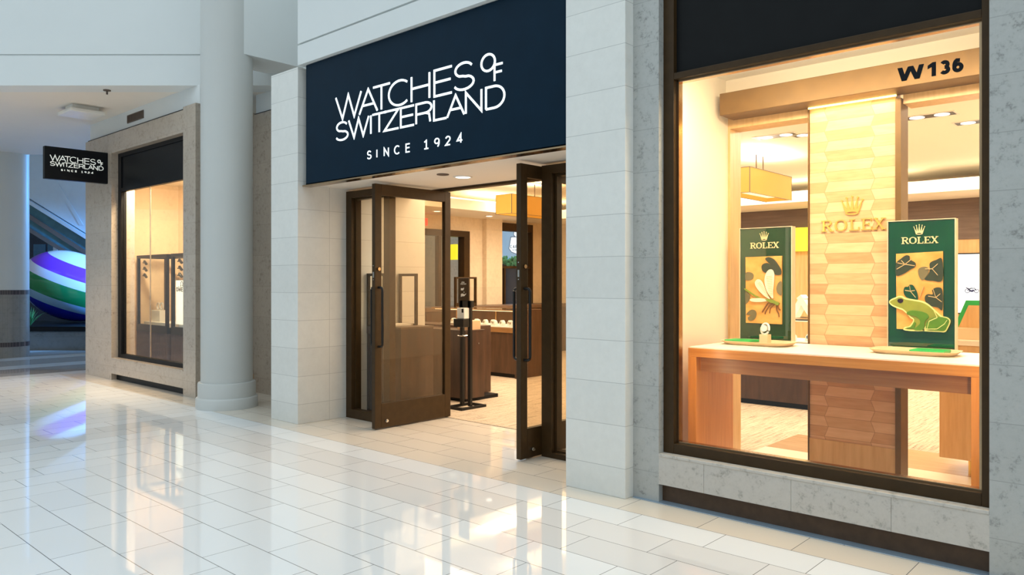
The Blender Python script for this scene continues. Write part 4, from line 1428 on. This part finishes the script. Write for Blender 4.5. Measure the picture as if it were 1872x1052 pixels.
# view through the far shop window: hanging coffee sign
T = Tr(19.0)
s = 19.0 / 1394.0
hs = thing('hanging_sign', 'white coffee shop sign with dark outline outside the far window', 'sign', tuple(FWD * 19.0 + RGT * 0.16 + Vector((0, 0, 2.1))))
for P, k in (([zz(940, 414), zz(968, 412), zz(969, 436), zz(958, 447), zz(945, 436), zz(939, 430)], 0.0), ([zz(934, 434), zz(960, 433), zz(966, 455), zz(962, 461), zz(947, 466), zz(935, 461), zz(930.5, 455)], 0.02)):
    obj('board', prism(BM(), P, T, k + 0.02, k), 'screen', hs)
    bm = BM()
    ribbon(bm, P, 0.014, T, k + 0.024, k, True)
    obj('outline', bm, 'screen_blue', hs)
bm = BM()
for word, x0, x1, zb, hgt, w in (('CARIBOU', 932.5, 963, 454.5, 6, 0.012), ('COFFEE', 937, 960, 459, 3.0, 0.008), ('CARIBOU', 942, 968, 425, 6, 0.012)):
    bm = BM()
    for c, a, b in spread(word, (x0 - 936) * s, (x1 - 936) * s, 0.3):
        z0 = 1.53 - (zb - 515.3) * s
        letter_bm(c, a, b, z0, z0 + hgt * s, w, T, 0.047 if zb > 440 else 0.027, 0.0, bm)
    obj('lettering', bm, 'screen_blue', hs)
hd = thing('planted_counter', 'dark planted railing outside the far shop window', 'railing', tuple(FWD * 20.6 + RGT * 0.2))
T = Tr(20.5)
s = 20.5 / 1394
obj('panel', prism(BM(), [((890 - 936) * s, 0), ((985 - 936) * s, 0), zz(985, 483), zz(890, 483)], T, 0, -0.1), 'dark_front', hd)
bm = BM()
for k in range(120):
    p = Vector(T((random.uniform(900, 975) - 936) * s, 1.53 + random.uniform(30, 44) * s, random.uniform(0, 0.2)))
    ellipsoid(bm, p, random.uniform(.03, .07), random.uniform(.03, .07), random.uniform(.03, .07), 6, 4)
obj('foliage', bm, 'leaf', hd, label='green foliage')

# ================================================================== SHOP INTERIOR
# sanitizer stand
st = thing('hand_sanitizer_stand', 'black hand sanitizer stand just inside the left door', 'stand', (-6.6, 6.42, 0.006))
bm = BM()
for (x0, x1, y0, y1) in ((-6.75, -6.47, 6.25, 6.285), (-6.75, -6.47, 6.63, 6.665), (-6.75, -6.715, 6.285, 6.63), (-6.505, -6.47, 6.285, 6.63)):
    box(bm, x0, x1, y0, y1, 0.0065, 0.035)
obj('base', bm, 'black_metal', st)
for x in (-6.70, -6.565):
    obj('pole', box(BM(), x, x + 0.045, 6.44, 6.475, 0.03, 1.30), 'black_metal', st)
obj('crossbar', box(BM(), -6.72, -6.50, 6.44, 6.48, 1.22, 1.30), 'black_metal', st)
sb = obj('sign_plate', box(BM(), -6.705, -6.535, 6.425, 6.445, 1.30, 1.575), 'bronze', st, bevel=0.003, label='brown sign plate')
T = Tf(6.425)
bm = BM()
for word, x0, x1, z0 in (('HAND', -6.655, -6.605, 1.515), ('SANITIZER', -6.672, -6.575, 1.495)):
    for c, a, b in spread(word, x0, x1, 0.35):
        letter_bm(c, a, b, z0, z0 + 0.014, 0.0035, T, 0.003, 0.0, bm)
obj('lettering', bm, 'white', sb, label='white lettering')
bm = BM()
prism(bm, [(-6.665, 1.45), (-6.625, 1.45), (-6.612, 1.462), (-6.612, 1.44), (-6.625, 1.428), (-6.625, 1.425), (-6.665, 1.425)], T, 0.003, 0.0)
prism(bm, [(-6.612, 1.415), (-6.606, 1.400), (-6.612, 1.392), (-6.618, 1.400)], T, 0.003, 0.0)
obj('bottle_icon', bm, 'white', sb)
bm = BM()
prism(bm, [(-6.665, 1.345), (-6.665, 1.378), (-6.645, 1.388), (-6.618, 1.380), (-6.602, 1.374), (-6.575, 1.390), (-6.582, 1.375), (-6.610, 1.354), (-6.650, 1.352)], T, 0.003, 0.0)
obj('hand_icon', bm, 'white', sb)
obj('dispenser', box(BM(), -6.66, -6.535, 6.35, 6.44, 1.085, 1.215), 'white', st, bevel=0.008, label='white dispenser')
obj('dispenser_label', box(BM(), -6.575, -6.545, 6.347, 6.351, 1.16, 1.205), 'black', st)
obj('holder', box(BM(), -6.70, -6.53, 6.33, 6.44, 0.985, 1.085), 'black_metal', st, bevel=0.006)
bm = lathe(BM(), -6.60, 6.40, [(0.055, 0.865), (0.075, 0.88), (0.07, 0.885), (0.05, 0.872)], 24)
obj('drip_tray', bm, 'steel', st, smooth=True)


def cab(name, label, loc):
    return thing(name, label, 'counter', loc)


# near counter
c1 = cab('shop_counter', 'dark walnut counter right behind the hand sanitizer stand', (-7.7, 7.0, 0.006))
obj('body', box(BM(), -8.6, -6.87, 6.70, 7.04, 0.05, 0.90), 'dark_wood', c1, bevel=0.003)
obj('end_block', box(BM(), -8.6, -7.10, 7.04, 7.40, 0.05, 0.945), 'dark_wood', c1, bevel=0.003)
obj('plinth', box(BM(), -8.55, -6.92, 6.75, 7.35, 0.006, 0.05), 'black', c1)
obj('worktop', box(BM(), -8.62, -6.86, 6.69, 7.04, 0.90, 0.915), 'dark_wood', c1, bevel=0.002)
bm = BM()
tube(bm, [(-6.87, 6.93, 0.74), (-6.862, 6.93, 0.74)], 0.011, 12)
obj('lock', bm, 'steel', c1)
tag(obj('carton', box(BM(), -7.10, -6.90, 6.78, 7.00, 0.9155, 1.03), 'carton', bevel=0.002), 'tan box on the counter behind the sanitizer stand', 'box')


def vitrine(x0, x1, y0, y1, label, zt=1.085, end=True, mat='dark_wood'):
    r = cab('glass_counter', label, ((x0 + x1) / 2, (y0 + y1) / 2, 0.006))
    obj('base', box(BM(), x0, x1 - 0.05, y0 + 0.02, y1, 0.07, 0.72), mat, r, bevel=0.003)
    obj('plinth', box(BM(), x0, x1 - 0.06, y0 + 0.06, y1 - 0.04, 0.006, 0.07), 'black', r)
    obj('ledge', box(BM(), x0, x1 - 0.05, y0, y1, 0.72, 0.80), 'bronze_trim', r)
    obj('end_panel', box(BM(), x1 - 0.05, x1, y0, y1, 0.006, zt), mat, r, bevel=0.002)
    obj('inner_floor', box(BM(), x0 + 0.02, x1 - 0.06, y0 + 0.02, y1 - 0.02, 0.80, 0.815), 'cushion', r, label='pale vitrine floor')
    obj('front_glass', box(BM(), x0, x1 - 0.05, y0 + 0.005, y0 + 0.013, 0.80, zt - 0.02), 'show_glass', r)
    bm = BM()
    for (a, b, c, d) in ((x0, x1 - 0.05, y0, y0 + 0.03), (x0, x1 - 0.05, y1 - 0.03, y1)):
        box(bm, a, b, c, d, zt - 0.02, zt)
    n = int((x1 - x0) / 0.9) + 1
    for k in range(n):
        x = x0 + (x1 - 0.07 - x0) * k / max(1, n - 1)
        box(bm, x, x + 0.015, y1 - 0.03, y1 - 0.015, 0.80, zt - 0.02)
    obj('top_rail', bm, 'bronze_trim', r)
    obj('top_glass', box(BM(), x0, x1 - 0.05, y0 + 0.03, y1 - 0.03, zt - 0.012, zt - 0.004), 'show_glass', r)
    obj('light_bar', box(BM(), x0 + 0.05, x1 - 0.1, y0 + 0.035, y0 + 0.05, zt - 0.030, zt - 0.02), 'cove', r, label='light bar under the rail')
    return r


vitrine(-9.95, -7.95, 8.88, 9.50, 'walnut counter with a lit glass vitrine, seen through the open doorway')
vitrine(-5.6, -3.05, 9.0, 9.65, 'dark counter with a glass vitrine, seen through the left half of the display window')


def cushion(x, y, z):
    r = thing('watch_cushion', 'white watch cushion inside the lit vitrine beyond the doorway', 'watch cushion', (x, y, z), 'watch cushions in the glass counters')
    bm = BM()
    prism(bm, [(-0.05, 0), (0.05, 0), (0.045, 0.05), (0.02, 0.085), (-0.02, 0.085), (-0.045, 0.05)], lambda a, b, c: (x + a, y + c, z + b), -0.03, 0.03)
    obj('pad', bm, 'cushion', r, bevel=0.008)
    bm = BM()
    tube(bm, [(x - 0.012, y - 0.034, z + 0.045), (x - 0.012, y - 0.028, z + 0.045)], 0.02, 12)
    obj('watch', bm, 'steel', r)
    return r


ck = cushion(-9.75, 9.05, 0.816)
for i in range(1, 14):
    copy_thing(ck, (i * 0.128, (i % 3) * 0.05, 0))
for i in range(8):
    copy_thing(ck, (9.75 - 4.85 + i * 0.19, 0.12 + (i % 2) * 0.05, 0), 'white watch cushion in the vitrine seen through the display window', 'watch cushions behind the display window')

# counter along the left wall with framed showcase
c4 = cab('wall_counter', 'long dark counter along the left shop wall under the far window', (-10.75, 11.3, 0.006))
obj('body', box(BM(), -11.05, -10.45, 9.2, 13.5, 0.006, 0.98), 'dark_wood', c4)
obj('worktop', box(BM(), -11.07, -10.42, 9.18, 13.52, 0.98, 1.05), 'brown_wood', c4, bevel=0.004)
mf = thing('framed_mirror', 'dark framed countertop mirror behind the sanitizer sign', 'mirror', (-10.6, 10.3, 1.05))
bm = BM()
frame_rect(bm, 'y', 10.05, 10.62, 1.0505, 1.62, -10.62, -10.57, 0.035, 0.07, 0.035)
obj('frame', bm, 'bronze', mf)
obj('glass_pane', box(BM(), -10.605, -10.59, 10.08, 10.59, 1.11, 1.59), 'show_glass', mf)

# showcase behind the left sidelight
s = thing('showcase', 'tall framed glass showcase with fluted base behind the left sidelight', 'showcase', (-7.0, 5.7, 0.006))
bm = BM()
n = 10
x0, x1 = -7.17, -6.85
w = (x1 - x0) / n
for k in range(n):
    box(bm, x0 + k * w, x0 + k * w + w * 0.6, 5.405, 5.42, 0.006, 0.93)
box(bm, x0, x1, 5.42, 5.90, 0.006, 0.93)
obj('fluted_base', bm, 'fluted', s)
obj('ledge', box(BM(), x0, x1, 5.40, 5.90, 0.93, 1.015), 'fluted', s)
bm = BM()
frame_rect(bm, 'x', x0, x1, 1.015, 1.625, 5.40, 5.43, 0.03, 0.02, 0.03)
frame_rect(bm, 'x', x0, x1, 1.015, 1.625, 5.87, 5.90, 0.03, 0.02, 0.03)
obj('frame', bm, 'bronze', s)
obj('glass_pane', box(BM(), x0 + 0.03, x1 - 0.03, 5.41, 5.418, 1.035, 1.595), 'show_glass', s)
obj('shelf', box(BM(), x0 + 0.04, x1 - 0.04, 5.44, 5.86, 1.016, 1.035), 'cushion', s)

sc2 = thing('side_cabinet', 'dark walnut cabinet side behind the left door glass', 'cabinet', (-6.72, 5.68, 0.006))
obj('body', box(BM(), -6.845, -6.60, 5.44, 5.92, 0.006, 1.0), 'dark_wood', sc2, bevel=0.003)
obj('worktop', box(BM(), -6.845, -6.59, 5.43, 5.92, 1.0, 1.02), 'brown_wood', sc2)

# left wall doorway, far window
dw = thing('door_3', 'glazed bronze doorway in the left shop wall', 'door', (-11.27, 10.15, 0))
dw['kind'] = 'structure'
bm = BM()
frame_rect(bm, 'y', 9.30, 11.0, 0.006, 2.56, -11.33, -11.15, 0.16, 0.10, 0.12)
box(bm, -11.30, -11.2, 10.18, 10.26, 0.1, 2.44)
obj('door_frame', bm, 'bronze', dw)
obj('glass_pane', box(BM(), -11.26, -11.25, 9.46, 10.84, 0.1, 2.44), 'show_glass', dw)
w3 = thing('window_3', 'bronze framed window in the left shop wall looking out to the coffee sign', 'window', (-11.27, 12.45, 0))
w3['kind'] = 'structure'
bm = BM()
frame_rect(bm, 'y', 11.92, 13.0, 0.006, 2.80, -11.33, -11.16, 0.05, 0.10, 0.17)
box(bm, -11.30, -11.2, 11.97, 12.95, 1.82, 1.87)
box(bm, -11.30, -11.2, 12.10, 12.14, 0.1, 1.82)
obj('window_frame', bm, 'bronze', w3)
obj('glass_pane', box(BM(), -11.26, -11.25, 11.97, 12.95, 0.1, 2.63), 'show_glass', w3)
tag(obj('wall_light', box(BM(), -12.9, -12.55, 11.94, 12.0, 2.03, 2.38), 'yellow_light'), 'yellow glowing light panel seen through the left shop doorway', 'light')
tag(obj('wall_light', box(BM(), -5.62, -5.05, 13.60, 13.72, 2.08, 2.50), 'yellow_light'), 'yellow glowing light panel on the back wall, left of the hexagonal panel', 'light')
tag(obj('exit_sign', box(BM(), -11.2, -11.16, 9.62, 9.86, 2.62, 2.76), 'red_sign'), 'small red lit sign over the doorway in the left shop wall', 'sign')


# pendant lamps
def pendant(x0, y0, label):
    r = thing('pendant_lamp', label, 'pendant lamp', (x0 + 0.175, y0 + 0.65, 2.64), 'amber box pendant lamps')
    x1, y1 = x0 + 0.35, y0 + 1.3
    bm = BM()
    frame_rect(bm, 'x', x0, x1, 2.645, 2.96, y0, y0 + 0.008, 0.004)
    for (a, b, c, d) in ((x0, x1, y0, y0 + 0.006), (x0, x1, y1 - 0.006, y1), (x0, x0 + 0.006, y0, y1), (x1 - 0.006, x1, y0, y1)):
        box(bm, a, b, c, d, 2.645, 2.96)
    obj('shade', bm, 'shade', r)
    obj('diffuser', box(BM(), x0 + 0.008, x1 - 0.008, y0 + 0.008, y1 - 0.008, 2.70, 2.71), 'shade_glow', r)
    bm = BM()
    frame_rect(bm, 'x', x0 - 0.004, x1 + 0.004, 2.64, 2.964, y0 - 0.004, y0 + 0.004, 0.006)
    frame_rect(bm, 'y', y0, y1, 2.64, 2.964, x1 - 0.002, x1 + 0.004, 0.006)
    frame_rect(bm, 'y', y0, y1, 2.64, 2.964, x0 - 0.004, x0 + 0.002, 0.006)
    obj('edge_trim', bm, 'duct', r)
    for k in (0.44, 0.60):
        obj('rod', tube(BM(), [(x0 + 0.175, y0 + 1.3 * k, 2.70), (x0 + 0.175, y0 + 1.3 * k, 3.215)], 0.008, 8), 'bronze', r, smooth=True)
    obj('canopy', box(BM(), x0 + 0.10, x0 + 0.25, y0 + 0.45, y0 + 0.90, 3.20, 3.2195), 'white', r)
    return r


pendant(-8.68, 9.17, 'amber fabric box pendant lamp seen through the open shop doorway')
pendant(-4.53, 9.0, 'amber fabric box pendant lamp seen through the display window, left of the hexagonal panel')


# recessed twin downlights
def twin(x, y, label, z=3.22, grp='recessed twin downlights'):
    r = thing('twin_downlight', label, 'ceiling light', (x, y, z), grp)
    bm = BM()
    ribbon(bm, [(x - 0.24, y - 0.10), (x + 0.24, y - 0.10), (x + 0.24, y + 0.10), (x - 0.24, y + 0.10)], 0.02, lambda a, b, c: (a, b, z - c), 0.006, 0.0, True)
    obj('rim', bm, 'white', r)
    obj('recess', box(BM(), x - 0.235, x + 0.235, y - 0.095, y + 0.095, z - 0.004, z - 0.0005), 'black_metal', r)
    for s in (-0.115, 0.115):
        obj('lamp', lathe(BM(), x + s, y, [(0.07, z - 0.0075), (0.07, z - 0.004)], 24), 'lamp_face', r)
    return r


twin(-3.67, 8.6, 'twin recessed downlight left of the hexagonal panel')
twin(-3.30, 8.75, 'twin recessed downlight partly hidden by the hexagonal panel')
twin(-2.07, 8.6, 'twin recessed downlight right of the hexagonal panel')
twin(-1.74, 9.25, 'twin recessed downlight at the right edge of the display window')
twin(-8.4, 7.6, 'twin recessed downlight over the near counter')
for (x, y, z, lab) in ((-10.6, 9.6, 2.85, 'small downlight in the lowered ceiling over the doorway'), (-10.6, 11.0, 2.85, 'small downlight in the lowered ceiling by the cream pilaster'), (-4.3, 8.6, 3.22, 'round ceiling speaker above the amber pendant lamp'), (-1.9, 12.9, 2.85, 'small downlight in the lowered ceiling at the back wall')):
    r = thing('round_downlight', lab, 'ceiling light', (x, y, z))
    obj('rim', lathe(BM(), x, y, [(0.09, z - 0.008), (0.09, z - 0.0005)], 24), 'white', r)
    obj('lens', lathe(BM(), x, y, [(0.06, z - 0.011), (0.06, z - 0.008)], 24), 'white' if 'speaker' in lab else 'lamp_face', r)

# cabinet, screen and stand behind the right opening of the display window
cb = thing('low_cabinet', 'honey oak cabinet on brass legs behind the frog board', 'cabinet', (-1.2, 7.05, 0.007))
obj('body', box(BM(), -1.565, -0.83, 6.80, 7.30, 0.13, 1.03), 'oak', cb, bevel=0.003)
obj('top', box(BM(), -1.575, -0.82, 6.79, 7.31, 1.03, 1.07), 'table_top', cb, label='cream top')
for x in (-1.36, -0.95):
    for y in (6.86, 7.24):
        obj('leg', tube(BM(), [(x, y, 0.0072), (x, y, 0.13)], 0.014, 10), 'gold', cb, smooth=True)
sd = thing('green_stand', 'open green presentation case standing on the oak cabinet', 'stand', (-1.390, 7.02, 1.07))
bm = BM()
prism(bm, [(-1.540, 1.0705), (-1.260, 1.0705), (-1.180, 1.38), (-1.420, 1.38)], Tf(7.0), 0.0, -0.03)
obj('lid', bm, 'green_pad', sd, label='green lid')
bm = BM()
prism(bm, [(-1.495, 1.10), (-1.280, 1.10), (-1.215, 1.34), (-1.400, 1.34)], Tf(7.0), 0.006, 0.0)
obj('lining', bm, 'oak', sd)
bm = BM()
prism(bm, [(-1.560, 1.0705), (-1.160, 1.0705), (-1.200, 1.16), (-1.480, 1.16)], Tf(6.88), 0.0, -0.12)
obj('base', bm, 'tray', sd)
sc_ = thing('wall_screen', 'bright white screen with a small motorcycle picture on the back wall', 'screen', (-2.2, 13.68, 1.04))
obj('casing', box(BM(), -2.95, -1.55, 13.68, 13.74, 1.02, 1.98), 'black', sc_)
obj('display', box(BM(), -2.93, -1.57, 13.672, 13.68, 1.04, 1.96), 'screen', sc_)
bm = BM()
T = Tf(13.672)
mx, mz = -2.69, 1.385
for dx in (-0.063, 0.063):
    ribbon(bm, [(mx + dx + 0.03 * math.cos(k * PI / 8), mz + 0.0294 * math.sin(k * PI / 8)) for k in range(16)], 0.010, T, 0.004, 0.0, True)
ribbon(bm, [(mx - 0.0630, mz), (mx - 0.0210, mz + 0.0385), (mx + 0.0350, mz + 0.0455), (mx + 0.0630, mz)], 0.012, T, 0.004, 0.0)
ribbon(bm, [(mx - 0.0350, mz + 0.0070), (mx, mz - 0.0035), (mx + 0.0280, mz + 0.0140)], 0.032, T, 0.004, 0.0)
ribbon(bm, [(mx - 0.0840, mz + 0.0525), (mx - 0.030, mz + 0.030), (mx, mz + 0.0490)], 0.014, T, 0.004, 0.0)
obj('motorcycle_picture', bm, 'screen_blue', sc_, label='dark blue motorcycle picture')
af = thing('display_stand', 'cream folded display stand on the vitrine left of the hexagonal panel', 'stand', (-3.610, 9.2, 1.09))
bm = BM()
T = Tf(9.2)
prism(bm, [(-3.780, 1.0865), (-3.700, 1.0865), (-3.570, 1.33), (-3.630, 1.36)], T, 0.0, -0.18)
prism(bm, [(-3.430, 1.0865), (-3.510, 1.0865), (-3.670, 1.33), (-3.620, 1.37)], T, 0.01, -0.17)
obj('panels', bm, 'cushion', af)
